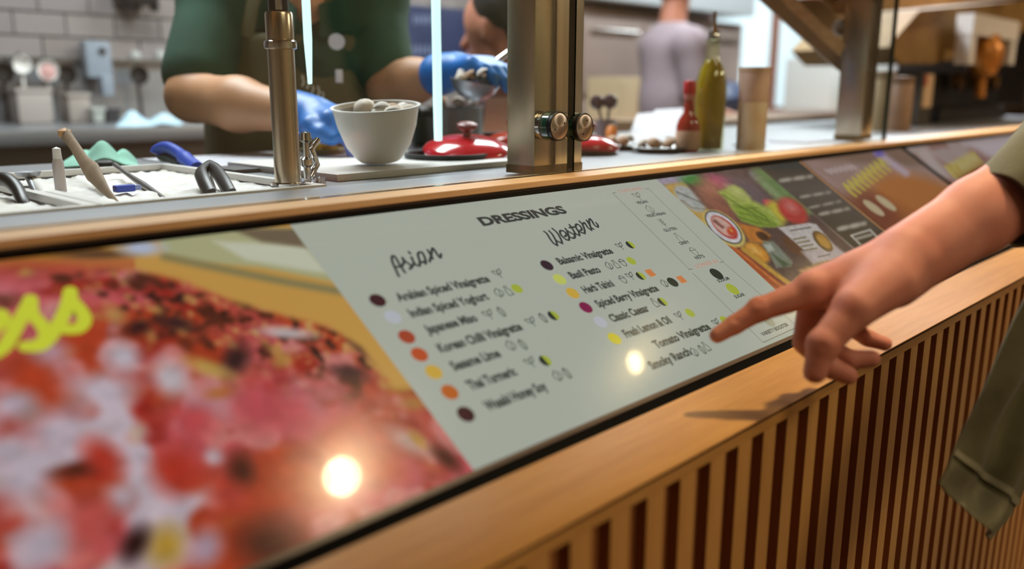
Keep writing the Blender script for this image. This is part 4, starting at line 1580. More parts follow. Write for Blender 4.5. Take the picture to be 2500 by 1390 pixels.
# ---------------------------------------------------------------- cook in green
HZ = lambda v: np.array([v[0], v[1], 0])
fc = unit(HZ(-FWD) + HZ(RIGHT) * 0.10)                 # the way the cook faces
sr = unit(HZ(RIGHT))
shL, shR = P(540, -30, 1.72), P(900, -20, 1.80)
elL, wrL = P(468, 236, 1.61), P(736, 280, 1.47)
elR, wrR = P(952, 212, 1.72), P(1082, 180, 1.64)
chest, waist, hip = P(735, 120, 1.80), P(730, 300, 1.82), P(725, 470, 1.85)
base = np.array([hip[0], hip[1], 0.0])
neck1 = P(762, 8, 1.72)
head1 = P(752, -128, 1.68)
cook = empty('person', base, 'cook in green polo, olive apron and blue gloves reaching over the bowl', 'person')
b = Solid(np.min([elL, wrL, hip, wrR, head1], 0) - 0.22, np.max([elL, wrL, head1, wrR, shR], 0) + 0.22, 0.007)
b.chain([shL, elL], [0.052, 0.046], 0.02)
b.chain([elL, elL * 0.55 + wrL * 0.45, wrL], [0.044, 0.047, 0.030], 0.02)
b.chain([shR, elR], [0.052, 0.044], 0.02)
b.chain([elR, elR * 0.55 + wrR * 0.45, wrR], [0.042, 0.042, 0.028], 0.02)
b.chain([neck1 - (0, 0, 0.10), neck1 + (0, 0, 0.05)], [0.062, 0.052], 0.03)
b.chain([hip, waist, chest], [0.13, 0.125, 0.13], 0.04, (fc, 0.72))
head_into(b, head1, fc - (0, 0, 0.3))
hand_into(b, wrL + unit(wrL - elL) * 0.01, unit(wrL - elL) + (0, 0, 0.05), (0, 0, 1), 1, 0.55, 0.92)
hand_into(b, wrR + unit(wrR - elR) * 0.01, unit(wrR - elR), (0, 0, 1), -1, 0.5, 0.92)
link('body', b.mesh('body', 2), M_skin1, cook)
s = Solid(np.min([elL, hip, wrR], 0) - 0.22, np.max([elL, head1, wrR, shR], 0) + 0.22, 0.008)
s.chain([shL, elL * 0.80 + shL * 0.20], [0.070, 0.066], 0.03)
s.chain([shR, elR * 0.84 + shR * 0.16], [0.070, 0.058], 0.03)
s.chain([shL + (0, 0, 0.0), shR], [0.078, 0.078], 0.05)
s.chain([hip, waist, chest], [0.150, 0.146, 0.156], 0.05, (fc, 0.74))
s.chain([neck1 - (0, 0, 0.11), neck1 - (0, 0, 0.03)], [0.092, 0.068], 0.03)
s.cone(neck1 + fc * 0.085 - (0, 0, 0.005), neck1 + fc * 0.120 - (0, 0, 0.110), 0.045, 0.012, 0.006, sub=True)   # open neck
polo = link('polo_shirt', s.mesh('polo_shirt', 2), M_green, cook)
for e in (-1, 1):                                       # collar wings
    a0 = neck1 + fc * 0.070 + sr * e * 0.020 - (0, 0, 0.012)
    MB().prism([a0, a0 + sr * e * 0.052 - fc * 0.020 + (0, 0, 0.012), a0 + sr * e * 0.060 + fc * 0.010 - (0, 0, 0.050), a0 + sr * e * 0.006 + fc * 0.028 - (0, 0, 0.062)],
               fc * 0.006 + np.array([0, 0, 0.004])).build('collar', M_green, polo)
a = Solid(np.min([elL, hip, wrR], 0) - 0.22, np.max([elL, head1, wrR, shR], 0) + 0.22, 0.008)
a.chain([hip - (0, 0, 0.05), waist, chest - (0, 0, 0.01)], [0.190, 0.182, 0.190], 0.05, (fc, 0.78))
a.cut(chest + (0, 0, 0.025), (0, 0, 1))
a.cut(chest + fc * 0.060, -fc)
apr = link('apron', a.mesh('apron', 2), M_apron, cook)
for e in (-1, 1):
    q = chest + sr * e * 0.085 + fc * 0.140 + (0, 0, 0.015)
    MB().tube([q, q + sr * e * -0.012 - fc * 0.010 + (0, 0, 0.060), q - sr * e * 0.030 - fc * 0.050 + (0, 0, 0.125)], 0.013, 10, flat=(fc, 0.25)).build('apron_strap', M_apron, apr, True)
bd = P(822, 102, 1.60)
MB().lathe([(0.0, 0.0), (0.015, 0.0), (0.015, 0.004), (0.0, 0.005)], bd, 20, axis=fc).build('name_badge', mat('badge_white', (220, 225, 232), 0.4), apr, True)
mb = MB()                                                # pale stitched word on the apron
for i, (x, y) in enumerate(((738, 200), (750, 206), (762, 216), (776, 226), (786, 232))):
    q = P(x, y, 1.600)
    mb.tube([q - UP * 0.008, q + RIGHT * 0.003, q + UP * (0.012 if i in (0, 3) else 0.006)], 0.0016, 6)
tag(mb.build('apron_lettering', mat('thread_pale', (200, 200, 186), 0.8), apr), kind='stuff')
MB().box(P(828, 186, 1.604) - (0.006, 0.003, 0.012), P(828, 186, 1.604) + (0.006, 0.003, 0.012)).build('apron_tag', mat('badge_white', (220, 225, 232), 0.4), apr)
for el, wr, sd, cu in ((elL, wrL, 1, 0.55), (elR, wrR, -1, 0.5)):
    d = unit(wr - el)
    g = Solid(wr - 0.17, wr + 0.21, 0.005)
    hand_into(g, wr + d * 0.01, d + np.array([0, 0, 0.05]) * (sd > 0), (0, 0, 1), sd, cu, 0.95, k=0.008, fat=1.22)
    g.cone(wr - d * 0.012, wr + d * 0.03, 0.040, 0.034, 0.01)
    link('glove', g.mesh('glove', 2), M_nitr, cook)
tr = Solid(base - (0.3, 0.3, 0.02), base + (0.3, 0.3, 1.05), 0.014)
for e in (-1, 1):
    tr.chain([hip + sr * e * 0.08, base + sr * e * 0.10 + (0, 0, 0.5), base + sr * e * 0.10 + (0, 0, 0.05)], [0.12, 0.085, 0.075], 0.03)
link('trousers', tr.mesh('trousers', 2), mat('black_trousers', (30, 30, 32), 0.9), cook)
hr = Solid(head1 - 0.16, head1 + 0.20, 0.007)
hr.ball(head1 - fc * 0.018 + (0, 0, 0.05), (0.094, 0.094, 0.100), 0.01)
hr.ball(head1 + fc * 0.095 - (0, 0, 0.03), (0.080, 0.080, 0.095), 0.01, sub=True)
link('hair', hr.mesh('hair', 2), mat('dark_hair', (34, 26, 24), 0.6, noise=0.4, nscale=50), cook)

# ---------------------------------------------------------------- dark-haired cook bending behind
f2 = unit(-HZ(RIGHT) + HZ(FWD) * 0.55)
h2 = P(1222, 74, 2.22)
sh2 = h2 + np.array([0.10, 0.06, -0.26])
hip2 = np.array([sh2[0] + 0.10, sh2[1] + 0.08, 0.95])
ck2 = empty('person', (hip2[0], hip2[1], 0), 'dark-haired cook in dark clothes bending down behind the steel post', 'person')
b = Solid((h2[0] - 0.35, h2[1] - 0.35, -0.01), (h2[0] + 0.60, h2[1] + 0.60, h2[2] + 0.2), 0.010)
head_into(b, h2, f2 - (0, 0, 0.12), 1.05)
b.chain([h2 - f2 * 0.02 - (0, 0, 0.06), sh2 + (0, 0, 0.03)], [0.058, 0.075], 0.03)
b.chain([sh2, hip2], [0.13, 0.14], 0.04)
s2 = np.cross(f2, (0, 0, 1))
for e in (-1, 1):
    s_ = sh2 + s2 * e * 0.19
    el_ = s_ + f2 * 0.10 - (0, 0, 0.25)
    wr_ = el_ + f2 * 0.22 - s2 * e * 0.04 - (0, 0, 0.02)
    b.chain([sh2, s_, el_, wr_], [0.08, 0.058, 0.044, 0.030], 0.02)
    hand_into(b, wr_, f2, (0, 0, 1), e, 0.5, k=0.006)
    b.chain([hip2 + s2 * e * 0.08, (hip2[0] + s2[0] * e * 0.1, hip2[1] + s2[1] * e * 0.1, 0.5), (hip2[0] + s2[0] * e * 0.1, hip2[1] + s2[1] * e * 0.1, 0.04)], [0.11, 0.075, 0.055], 0.03)
link('body', b.mesh('body', 2), M_skin2, ck2)
b = Solid((h2[0] - 0.35, h2[1] - 0.35, 0.0), (h2[0] + 0.60, h2[1] + 0.60, h2[2] + 0.1), 0.011)
b.chain([sh2 + (0, 0, 0.0), hip2 - (0, 0, 0.2)], [0.155, 0.172], 0.04)
for e in (-1, 1):
    s_ = sh2 + s2 * e * 0.19
    b.chain([sh2, s_, s_ + f2 * 0.09 - (0, 0, 0.22)], [0.11, 0.078, 0.066], 0.03)
    b.chain([hip2 + s2 * e * 0.08, (hip2[0] + s2[0] * e * 0.1, hip2[1] + s2[1] * e * 0.1, 0.06)], [0.14, 0.08], 0.03)
link('uniform', b.mesh('uniform', 2), mat('maroon_uniform', (60, 34, 36), 0.9, noise=0.25, nscale=8), ck2)
hr = Solid(h2 - 0.18, h2 + 0.22, 0.007)
hr.ball(h2 - f2 * 0.028 + (0, 0, 0.062), (0.098, 0.098, 0.094), 0.01)
hr.ball(h2 - f2 * 0.075 - (0, 0, 0.005), (0.060, 0.060, 0.070), 0.02)
hr.ball(h2 + f2 * 0.110 - (0, 0, 0.02), (0.085, 0.085, 0.105), 0.01, sub=True)
link('hair', hr.mesh('hair', 2), mat('dark_hair', (34, 26, 24)), ck2)

# ---------------------------------------------------------------- worker in a lilac-grey shirt, far back
f3 = unit(HZ(FWD) * 0.35 + HZ(RIGHT))
s3 = np.cross(f3, (0, 0, 1))
c3 = P(1640, 120, 4.0)
g3 = np.array([c3[0], c3[1], 0])
ck3 = empty('person', g3, 'worker in pale lilac-grey shirt and olive apron standing far back', 'person')
b = Solid(g3 - (0.45, 0.45, 0.01), g3 + (0.45, 0.45, 1.85), 0.013)
head_into(b, g3 + (0, 0, 1.66), f3)
b.chain([g3 + (0, 0, 1.40), g3 + (0, 0, 1.58)], [0.075, 0.055], 0.03)
b.chain([g3 + (0, 0, 0.95), g3 + (0, 0, 1.35)], [0.12, 0.12], 0.04)
up3 = Solid(g3 - (0.45, 0.45, 0.01), g3 + (0.45, 0.45, 1.85), 0.013)
up3.chain([g3 + (0, 0, 0.92), g3 + (0, 0, 1.15), g3 + (0, 0, 1.38)], [0.140, 0.135, 0.140], 0.05)
for e in (-1, 1):
    s_ = g3 + s3 * e * 0.17 + (0, 0, 1.40)
    el_ = s_ + f3 * 0.02 + s3 * e * 0.03 - (0, 0, 0.27)
    wr_ = el_ + f3 * 0.20 - (0, 0, 0.06)
    b.chain([s_, el_, wr_], [0.055, 0.042, 0.030], 0.02)
    hand_into(b, wr_, f3, (0, 0, 1), e, 0.5)
    up3.chain([g3 + (0, 0, 1.38), s_, el_ + (s_ - el_) * 0.25], [0.09, 0.075, 0.062], 0.03)
    b.chain([g3 + s3 * e * 0.09 + (0, 0, 0.92), g3 + s3 * e * 0.10 + (0, 0, 0.04)], [0.10, 0.05], 0.03)
link('body', b.mesh('body', 2), M_skin2, ck3)
link('shirt', up3.mesh('shirt', 2), mat('lilac_grey_shirt', (150, 134, 142), 0.9, noise=0.2, nscale=8), ck3)
ap = Solid(g3 - (0.45, 0.45, 0.01), g3 + (0.45, 0.45, 1.6), 0.013)
ap.chain([g3 + f3 * 0.03 + (0, 0, 0.60), g3 + f3 * 0.03 + (0, 0, 1.22)], [0.165, 0.150], 0.04)
ap.cut(g3, -f3)
link('apron', ap.mesh('apron', 2), M_apron, ck3)
tr = Solid(g3 - (0.45, 0.45, 0.01), g3 + (0.45, 0.45, 1.0), 0.014)
for e in (-1, 1):
    tr.chain([g3 + s3 * e * 0.08 + (0, 0, 0.92), g3 + s3 * e * 0.10 + (0, 0, 0.06)], [0.125, 0.075], 0.03)
link('trousers', tr.mesh('trousers', 2), mat('black_trousers', (30, 30, 32)), ck3)
hr = Solid(g3 + (-0.16, -0.16, 1.52), g3 + (0.16, 0.16, 1.85), 0.009)
hr.ball(g3 - f3 * 0.02 + (0, 0, 1.70), (0.094, 0.094, 0.100), 0.01)
hr.ball(g3 + f3 * 0.10 + (0, 0, 1.63), (0.080, 0.080, 0.090), 0.01, sub=True)
link('hair', hr.mesh('hair', 2), mat('dark_hair', (34, 26, 24)), ck3)
# ================================================================== things on the prep worktop
ZS = ZW - 0.004


def on(px, py, Z=None):
    return pix(px, py, Z=ZS if Z is None else Z)


M_white = mat('white_plastic', (226, 224, 220), 0.45, noise=0.05, nscale=20)
M_cream = mat('cream_food', (238, 238, 238), 0.8, noise=0.3, nscale=40, col2=(222, 218, 208))
M_blackp = mat('black_plastic', (22, 22, 24), 0.4)
M_blue = mat('royal_blue_plastic', (44, 80, 196), 0.4)
M_woodu = mat('worn_wood', (150, 126, 98), 0.7, noise=0.3, nscale=40, stretch=(1, 1, 0.2))

# white food pans sunk in the well
pan_lab = ['white food pan at the far left end of the prep well', 'white food pan below the wooden spatula', 'white food pan beside the black tongs']
for i, x0 in enumerate((-0.195, 0.065, 0.325)):
    x1, y0, y1 = x0 + 0.258, 0.870, 1.296
    t = empty('food_pan', ((x0 + x1) / 2, (y0 + y1) / 2, ZW - 0.15), pan_lab[i], 'food pan', 'white pans in the prep well')
    mb = MB()
    w = 0.012
    for a, b_ in (((x0, y0), (x1, y0 + w)), ((x0, y1 - w), (x1, y1)), ((x0, y0 + w), (x0 + w, y1 - w)), ((x1 - w, y0 + w), (x1, y1 - w))):
        mb.box((a[0], a[1], ZW - 0.006), (b_[0], b_[1], ZW + 0.002))
    mb.build('rim', M_white, t)
    MB().box((x0 + 0.010, y0 + 0.010, ZW - 0.15), (x1 - 0.010, y1 - 0.010, ZW - 0.05)).build('tub', M_white, t)
    N = 30
    vs, fs = [], []
    r = np.random.default_rng(i + 3)
    hgt = r.random((N, N))
    for a in range(N):
        for c in range(N):
            vs.append((x0 + 0.012 + (x1 - x0 - 0.024) * a / (N - 1), y0 + 0.012 + (y1 - y0 - 0.024) * c / (N - 1), ZW - 0.010 + 0.005 * hgt[a, c]))
    for a in range(N - 1):
        for c in range(N - 1):
            fs.append((a * N + c, (a + 1) * N + c, (a + 1) * N + c + 1, a * N + c + 1))
    tag(MB().add(vs, fs).build('pale_filling', M_cream, t, True), kind='stuff')


def utensil(name, pts, rad, m, label, cat, n=12, flat=None, head=None):
    Q = catmull([P(*p) for p in pts], 6)
    R = list(np.interp(np.linspace(0, len(rad) - 1, len(Q)), range(len(rad)), rad))
    t = empty(name, Q[0], label, cat)
    MB().tube(Q, R, n, flat=flat).build('handle', m, t, True)
    return t, Q


utensil('serving_ladle', [(66, 520, 0.915), (58, 498, 0.92), (42, 462, 0.94), (18, 440, 0.955), (-16, 436, 0.965)], [0.0055, 0.0065, 0.007, 0.008, 0.008], M_blackp, 'black-handled ladle curving out of the pan at the left edge', 'ladle')
t, Q = utensil('serving_spoon', [(116, 508, 0.92), (88, 472, 0.96), (70, 434, 1.0)], [0.0028, 0.003, 0.004], M_steel, 'thin steel spoon standing beside the white scoop', 'spoon')
MB().lathe([(0.0, 0), (0.012, 0.002), (0.014, 0.007), (0.0, 0.004)], Q[-1], 16).build('bowl', M_steel, t, True)
t, Q = utensil('scoop', [(134, 510, 0.92), (112, 470, 0.96), (86, 438, 1.0)], [0.0085, 0.0085, 0.0070], mat('bright_white_plastic', (245, 244, 240), 0.35), 'bright white plastic scoop leaning in the food pan', 'scoop', flat=(UP, 0.5))
t, Q = utensil('spatula', [(290, 502, 0.945), (262, 470, 0.98), (226, 420, 1.06), (206, 396, 1.09), (178, 352, 1.15), (158, 326, 1.19)], [0.0032, 0.0048, 0.0120, 0.0085, 0.0075, 0.0085], M_woodu, 'long worn wooden spatula leaning out of the pans', 'spatula', flat=(FWD, 0.45))
MB().lathe([(0.0, -0.008), (0.008, -0.004), (0.009, 0.004), (0.0, 0.008)], Q[-1], 14).build('tip', mat('tan_tip', (190, 142, 88), 0.6), t, True)
utensil('serving_spoon', [(402, 486, 0.985), (350, 452, 1.06), (312, 426, 1.12), (280, 402, 1.18)], [0.0026, 0.0045, 0.003, 0.0032], M_steel_d, 'thin grey spoon handle lying below the mint cloth', 'spoon')
utensil('serving_spoon', [(198, 500, 0.94), (172, 482, 0.97), (152, 470, 0.99)], [0.002, 0.0022, 0.0026], M_steel_d, 'short grey spoon handle right of the white scoop', 'spoon')
c = P(150, 474, 1.03)
t = empty('squeeze_bottle', c, 'small pale upright bottle left of the mint cloth', 'bottle')
MB().lathe([(0.0, 0), (0.0065, 0.0), (0.0065, 0.036), (0.005, 0.042)], c, 18).build('bottle_body', mat('translucent_pale', (206, 198, 198), 0.3), t, True)
MB().lathe([(0.005, 0.042), (0.0045, 0.054), (0.0, 0.056)], c, 18).build('cap', M_white, t, True)
c = on(305, 460, ZW)
t = empty('clip', c, 'small blue plastic clip lying in the food pan', 'clip')
MB().box(c + (-0.012, -0.006, -0.004), c + (0.010, 0.006, 0.004), bev=0.002).build('jaw', M_blue, t)
MB().box(c + (0.010, -0.003, -0.003), c + (0.018, 0.003, 0.003), bev=0.001).build('lever', mat('pale_blue_plastic', (150, 166, 220), 0.4), t)
# black tongs
t = empty('tongs', P(525, 472, 0.99), 'black-handled tongs standing in the pan by the tube post', 'tongs')
for pts in ([(512, 474, 0.98), (496, 440, 1.01), (490, 418, 1.04), (506, 404, 1.07)], [(562, 474, 0.98), (546, 444, 1.01), (526, 416, 1.05), (506, 404, 1.07)]):
    MB().tube(catmull([P(*q) for q in pts], 6), 0.0085, 12, flat=(FWD, 0.6)).build('arm', M_blackp, t, True)
MB().tube([P(526, 470, 0.99), P(516, 440, 1.02), P(508, 420, 1.05)], 0.0025, 8).build('spring', M_chrome, t, True)
# blue handled scraper
t = empty('scraper', P(482, 414, 1.27), 'royal blue curved brush handle with black grip', 'brush')
MB().tube(catmull([P(*q) for q in ((482, 414, 1.265), (462, 398, 1.29), (436, 374, 1.32), (408, 360, 1.34), (386, 366, 1.35), (380, 376, 1.35))], 6), [0.0115] * 10 + [0.009] * 21, 14).build('handle', M_blue, t, True)
MB().tube(catmull([P(*q) for q in ((448, 402, 1.31), (420, 386, 1.345), (396, 382, 1.36))], 6), 0.010, 12, flat=(UP, 0.8)).build('grip', M_blackp, t, True)


def crumple(name, quad, h, seed, m, label, cat, ridges):
    """a rumpled cloth: a closed sheet raised into ridges over a base quad"""
    N = 46
    r = np.random.default_rng(seed)
    q = [np.array(v, float) for v in quad]
    vs, fs = [], []
    for lay in (0, 1):
        for i in range(N):
            for j in range(N):
                u, v = i / (N - 1), j / (N - 1)
                p_ = q[0] * (1 - u) * (1 - v) + q[1] * u * (1 - v) + q[2] * u * v + q[3] * (1 - u) * v
                e = (1 - abs(2 * u - 1) ** 4) * (1 - abs(2 * v - 1) ** 4)
                z = 0
                for (a, b_, s, am) in ridges:
                    z = max(z, am * math.exp(-1.6 * (((u - a) / s) ** 2 + ((v - b_) / (s * 2.2)) ** 2)))
                z += 0.10 * math.sin(9 * u + 4 * v + seed) * e + 0.06 * math.sin(17 * v - 6 * u)
                vs.append(p_ + np.array([0, 0, max(0.003, h * (0.18 * e + z)) - lay * 0.003]))
    o = N * N
    for i in range(N - 1):
        for j in range(N - 1):
            a = i * N + j
            fs.append((a, a + N, a + N + 1, a + 1))
            fs.append((o + a, o + a + 1, o + a + N + 1, o + a + N))
    for i in range(N - 1):
        for a, b_ in ((i, i + 1), ((N - 1) * N + i, (N - 1) * N + i + 1), (i * N, (i + 1) * N), (i * N + N - 1, (i + 1) * N + N - 1)):
            fs.append((a, b_, o + b_, o + a))
    ob = MB().add(vs, fs).build(name, m, None, True)
    return tag(ob, label, cat)


crumple('cleaning_cloth', [on(146, 412), on(342, 410), on(328, 394), on(168, 396)], 0.030, 2, mat('mint_cloth', (164, 222, 202), 0.95, bump=0.4, bscale=150, noise=0.12, nscale=30),
        'crumpled mint green cloth lying behind the food pans', 'cloth', ((0.55, 0.4, 0.28, 1.0), (0.82, 0.5, 0.2, 0.75), (0.25, 0.5, 0.3, 0.5)))

# white boards
t = empty('cutting_board', on(900, 410), 'white cutting board under the white mixing bowl', 'cutting board')
MB().box((0.640, 0.930, ZS), (0.985, 1.215, ZS + 0.010), bev=0.004).build('slab', M_white, t, True)
t = empty('paper_sheet', on(590, 395), 'white paper sheet on the worktop left of the tube post', 'paper')
MB().box((0.615, 1.235, ZS), (0.86, 1.46, ZS + 0.002)).build('sheet', mat('white_paper', (206, 206, 214), 0.8), t)
tag(MB().box((0.60, 1.12, ZS), (0.70, 1.19, ZS + 0.006), bev=0.002).build('knife_tray', mat('dark_grey_tray', (74, 74, 76), 0.5), None),
    'small dark grey tray in front of the white paper sheet', 'tray')

# mixing bowl
c = on(928, 402, ZS + 0.010)
t = empty('mixing_bowl', c, 'white mixing bowl with steel lining held by the cook', 'bowl')
RB, HB = 0.061, 0.076
BT = unit(np.array([0, 0, 1]) - HZ(FWD) * 0.12 - HZ(RIGHT) * 0.03)   # the cook tips it forward
c = c + (0, 0, 0.006)
MB().lathe([(0.0, 0.0), (0.028, 0.0), (0.033, 0.004), (0.046, 0.022), (0.056, 0.050), (RB, HB), (RB + 0.003, HB + 0.002), (RB - 0.002, HB + 0.002), (0.053, 0.050), (0.036, 0.014), (0.0, 0.010)], c, 40, axis=BT).build('shell', M_white, t, True)
MB().lathe([(0.0, 0.016), (0.034, 0.018), (0.050, 0.050), (0.057, HB - 0.004), (0.055, HB - 0.004), (0.046, 0.050), (0.0, 0.022)], c, 40, axis=BT).build('steel_lining', M_steel_d, t, True)
r = np.random.default_rng(5)
M_mush = [mat('mushroom_%d' % i, k, 0.7, noise=0.2, nscale=60) for i, k in enumerate(((226, 214, 200), (196, 160, 130), (236, 230, 224)))]


def chunk(x, y, z, s, m, label, group, cat='mushroom'):
    """a sliced mushroom: cap dome and stalk"""
    o = MB().lathe([(0.0, -s * 0.6), (s * 0.35, -s * 0.6), (s * 0.35, 0), (s, 0.02 * s), (s * 0.92, s * 0.35), (s * 0.55, s * 0.65), (0.0, s * 0.75)], (x, y, z), 14,
                   axis=(math.sin(x * 91), math.cos(y * 77), 1.2)).build('mushroom', m, None, True)
    return tag(o, label, cat, group)


for i in range(10):
    a, q = r.random() * 6.28, 0.036 * math.sqrt(r.random())
    chunk(c[0] + 0.012 + q * math.cos(a), c[1] - 0.010 + q * math.sin(a), c[2] + HB - 0.014 + 0.012 * r.random(), 0.013 + 0.004 * r.random(), M_mush[i % 3],
          'mushroom piece heaped in the white mixing bowl', 'mushrooms in the white mixing bowl')

# steel saucepan behind the lids
c = on(1092, 352)
t = empty('saucepan', c, 'dark steel saucepan between the white bowl and the red lid', 'saucepan')
MB().lathe([(0.0, 0.0), (0.072, 0.0), (0.078, 0.006), (0.078, 0.078), (0.081, 0.080), (0.075, 0.080), (0.075, 0.010), (0.0, 0.008)], c, 36).build('pot', M_steel_d, t, True)
MB().tube([c + (-0.072, -0.03, 0.068), c + (-0.10, -0.045, 0.072), c + (-0.135, -0.06, 0.074)], [0.007, 0.010, 0.010], 12).build('handle', M_blackp, t, True)
for i in range(6):
    chunk(c[0] - 0.05 + 0.022 * i, c[1] - 0.045 + 0.03 * (i % 2), c[2] + 0.090, 0.013, M_mush[(i + 1) % 3], 'mushroom piece on the dark steel saucepan', 'mushrooms on the saucepan')

# red cast-iron lids
M_red = mat('red_enamel', (206, 34, 46), 0.18, coat=0.6)
M_orr = mat('orange_red_enamel', (222, 66, 36), 0.2, coat=0.5)
M_iron = mat('black_iron', (24, 22, 24), 0.5)


def lid(px, py, r_, m, tilt, label, dz=0.028):
    c = on(px, py) + (0, 0, dz)
    t = empty('pot_lid', c, label, 'pot lid', 'enamel lids on the worktop')
    ax = unit(np.array([0, 0, 1]) + FWD * -0.0 + np.array(tilt))
    dm = MB().lathe([(r_ * 0.96, -0.006), (r_, -0.002), (r_, 0.002), (r_ * 0.93, 0.008), (r_ * 0.60, 0.018), (r_ * 0.25, 0.022), (0.0, 0.023)], c, 44, axis=ax).build('dome', m, t, True)
    MB().lathe([(0.0, -0.012), (r_ * 0.9, -0.012), (r_ * 0.96, -0.004), (0.0, -0.004)], c, 36, axis=ax).build('underside', M_iron, t, True)
    MB().lathe([(0.007, 0.020), (0.006, 0.030), (0.016, 0.036), (0.017, 0.042), (0.012, 0.045), (0.0, 0.046)], c, 24, axis=ax).build('knob', mat('brown_knob', (120, 48, 40), 0.4), dm, True)
    return t


lid(1140, 396, 0.072, M_red, (-0.08, -0.12, 0), 'glossy red pot lid with brown knob left of the square post', 0.020)
lid(1256, 368, 0.060, M_orr, (0.05, 0.0, 0), 'orange-red pot lid half hidden behind the square post', 0.014)
lid(1430, 376, 0.062, M_red, (0.06, -0.03, 0), 'red pot lid showing right of the square post', 0.014)
c = on(1138, 400)
tag(MB().lathe([(0.0, 0.0), (0.058, 0.0), (0.066, 0.004), (0.070, 0.018), (0.064, 0.018), (0.058, 0.006), (0.0, 0.005)], c + (-0.022, 0.02, 0), 36).build('iron_dish', M_iron, None, True),
    'flat black iron dish under the glossy red lid', 'dish')
tag(MB().box(on(1040, 414) + (0, -0.002, 0), on(1120, 411) + (0.0, 0.016, 0.004), bev=0.001).build('napkin', mat('magenta_cloth', (150, 28, 66), 0.9), None), 'folded magenta napkin in front of the red lid', 'napkin')

# cup of lemon slices
c = on(1232, 326) + (0, 0, 0)
t = empty('cup', c, 'white cup left of the square post holding lemon', 'cup')
MB().lathe([(0.0, 0.0), (0.030, 0.0), (0.040, 0.050), (0.037, 0.050), (0.028, 0.004), (0.0, 0.004)], c, 28).build('shell', M_white, t, True)
M_lem = mat('lemon', (222, 208, 60), 0.5, noise=0.1, nscale=30)
tag(MB().lathe([(0.0, -0.024), (0.012, -0.021), (0.023, -0.010), (0.025, 0.002), (0.020, 0.015), (0.008, 0.023), (0.004, 0.028), (0.0, 0.029)], c + (0, 0, 0.060), 22, axis=(0.8, 0.2, 0.5)).build('lemon', M_lem, None, True),
    'yellow lemon resting in the white cup', 'lemon')
# dish of yellow pickles
c = on(790, 382)
t = empty('side_dish', c, 'low dish of olive and yellow food beside the blue glove', 'dish')
MB().lathe([(0.0, 0.0), (0.030, 0.0), (0.045, 0.014), (0.043, 0.014), (0.028, 0.003), (0.0, 0.003)], c, 28).build('plate', mat('olive_glaze', (118, 110, 76), 0.4), t, True)
for i, (dx, dy, k) in enumerate(((-0.018, -0.004, (206, 170, 50)), (0.006, -0.012, (190, 150, 60)), (0.020, 0.006, (126, 120, 70)), (-0.004, 0.014, (140, 110, 60)))):
    tag(MB().lathe([(0.0, -0.010), (0.010, -0.006), (0.013, 0.0), (0.010, 0.007), (0.0, 0.010)], c + (dx, dy, 0.016), 14, axis=(dx * 30, 1, 0.5)).build('pickle', mat('pickle_%d' % i, k, 0.4), None, True),
        ['bright yellow pickle on the low dish', 'ochre pickle on the low dish', 'olive green pickle on the low dish', 'brown pickle at the back of the low dish'][i], 'pickle', 'pickles on the low dish')
# chrome fitting beside the tube post
c = on(752, 452)
t = empty('clamp', c, 'small chrome clamp right of the tube post', 'clamp')
MB().lathe([(0.0, 0), (0.008, 0.0), (0.008, 0.003), (0.0045, 0.005), (0.0045, 0.022), (0.008, 0.025), (0.008, 0.032), (0.004, 0.035), (0.004, 0.052), (0.0075, 0.055), (0.006, 0.064), (0.0, 0.066)], c, 18).build('stem', M_chrome, t, True)
MB().tube([c + (0.004, 0, 0.010), c + (0.016, 0.002, 0.024), c + (0.008, 0, 0.044), c + (0.018, 0, 0.056)], 0.0038, 10).build('lever', M_chrome, t, True)
MB().lathe([(0.0, -0.006), (0.007, -0.004), (0.007, 0.004), (0.0, 0.006)], c + (0.018, 0, 0.004), 14).build('nut', M_chrome, t, True)

# ladle-like steel bowl of mushrooms held by the cook
c = P(1160, 200, 1.56)
t = empty('ladle', c, 'steel ladle of sliced mushrooms held up in a blue glove', 'ladle')
MB().lathe([(0.0, -0.034), (0.022, -0.030), (0.038, -0.016), (0.046, 0.0), (0.043, 0.0), (0.035, -0.014), (0.0, -0.029)], c, 32, axis=(0.1, -0.15, 1)).build('bowl', M_steel, t, True)
MB().tube(catmull([c + (0.030, 0.02, 0.004), P(1190, 168, 1.60), P(1236, 132, 1.66), P(1290, 100, 1.70)], 5), 0.0062, 10).build('handle', M_chrome, t, True)
for i in range(7):
    a = i * 0.9
    chunk(c[0] + 0.026 * math.cos(a), c[1] + 0.026 * math.sin(a), c[2] + 0.006 + 0.004 * (i % 3), 0.012, M_mush[i % 3], 'mushroom slice in the raised steel ladle', 'mushrooms in the ladle')
c = P(1212, 262, 1.70)
t = empty('backing_sheet', np.array([c[0], c[1], ZS]), 'grey tilted tray behind the raised ladle', 'tray')
MB().prism([P(1188, 240, 1.72), P(1290, 232, 1.80), P(1290, 322, 1.78), P(1178, 322, 1.70)], FWD * 0.01).build('plate', mat('grey_tray', (172, 168, 168), 0.4), t)

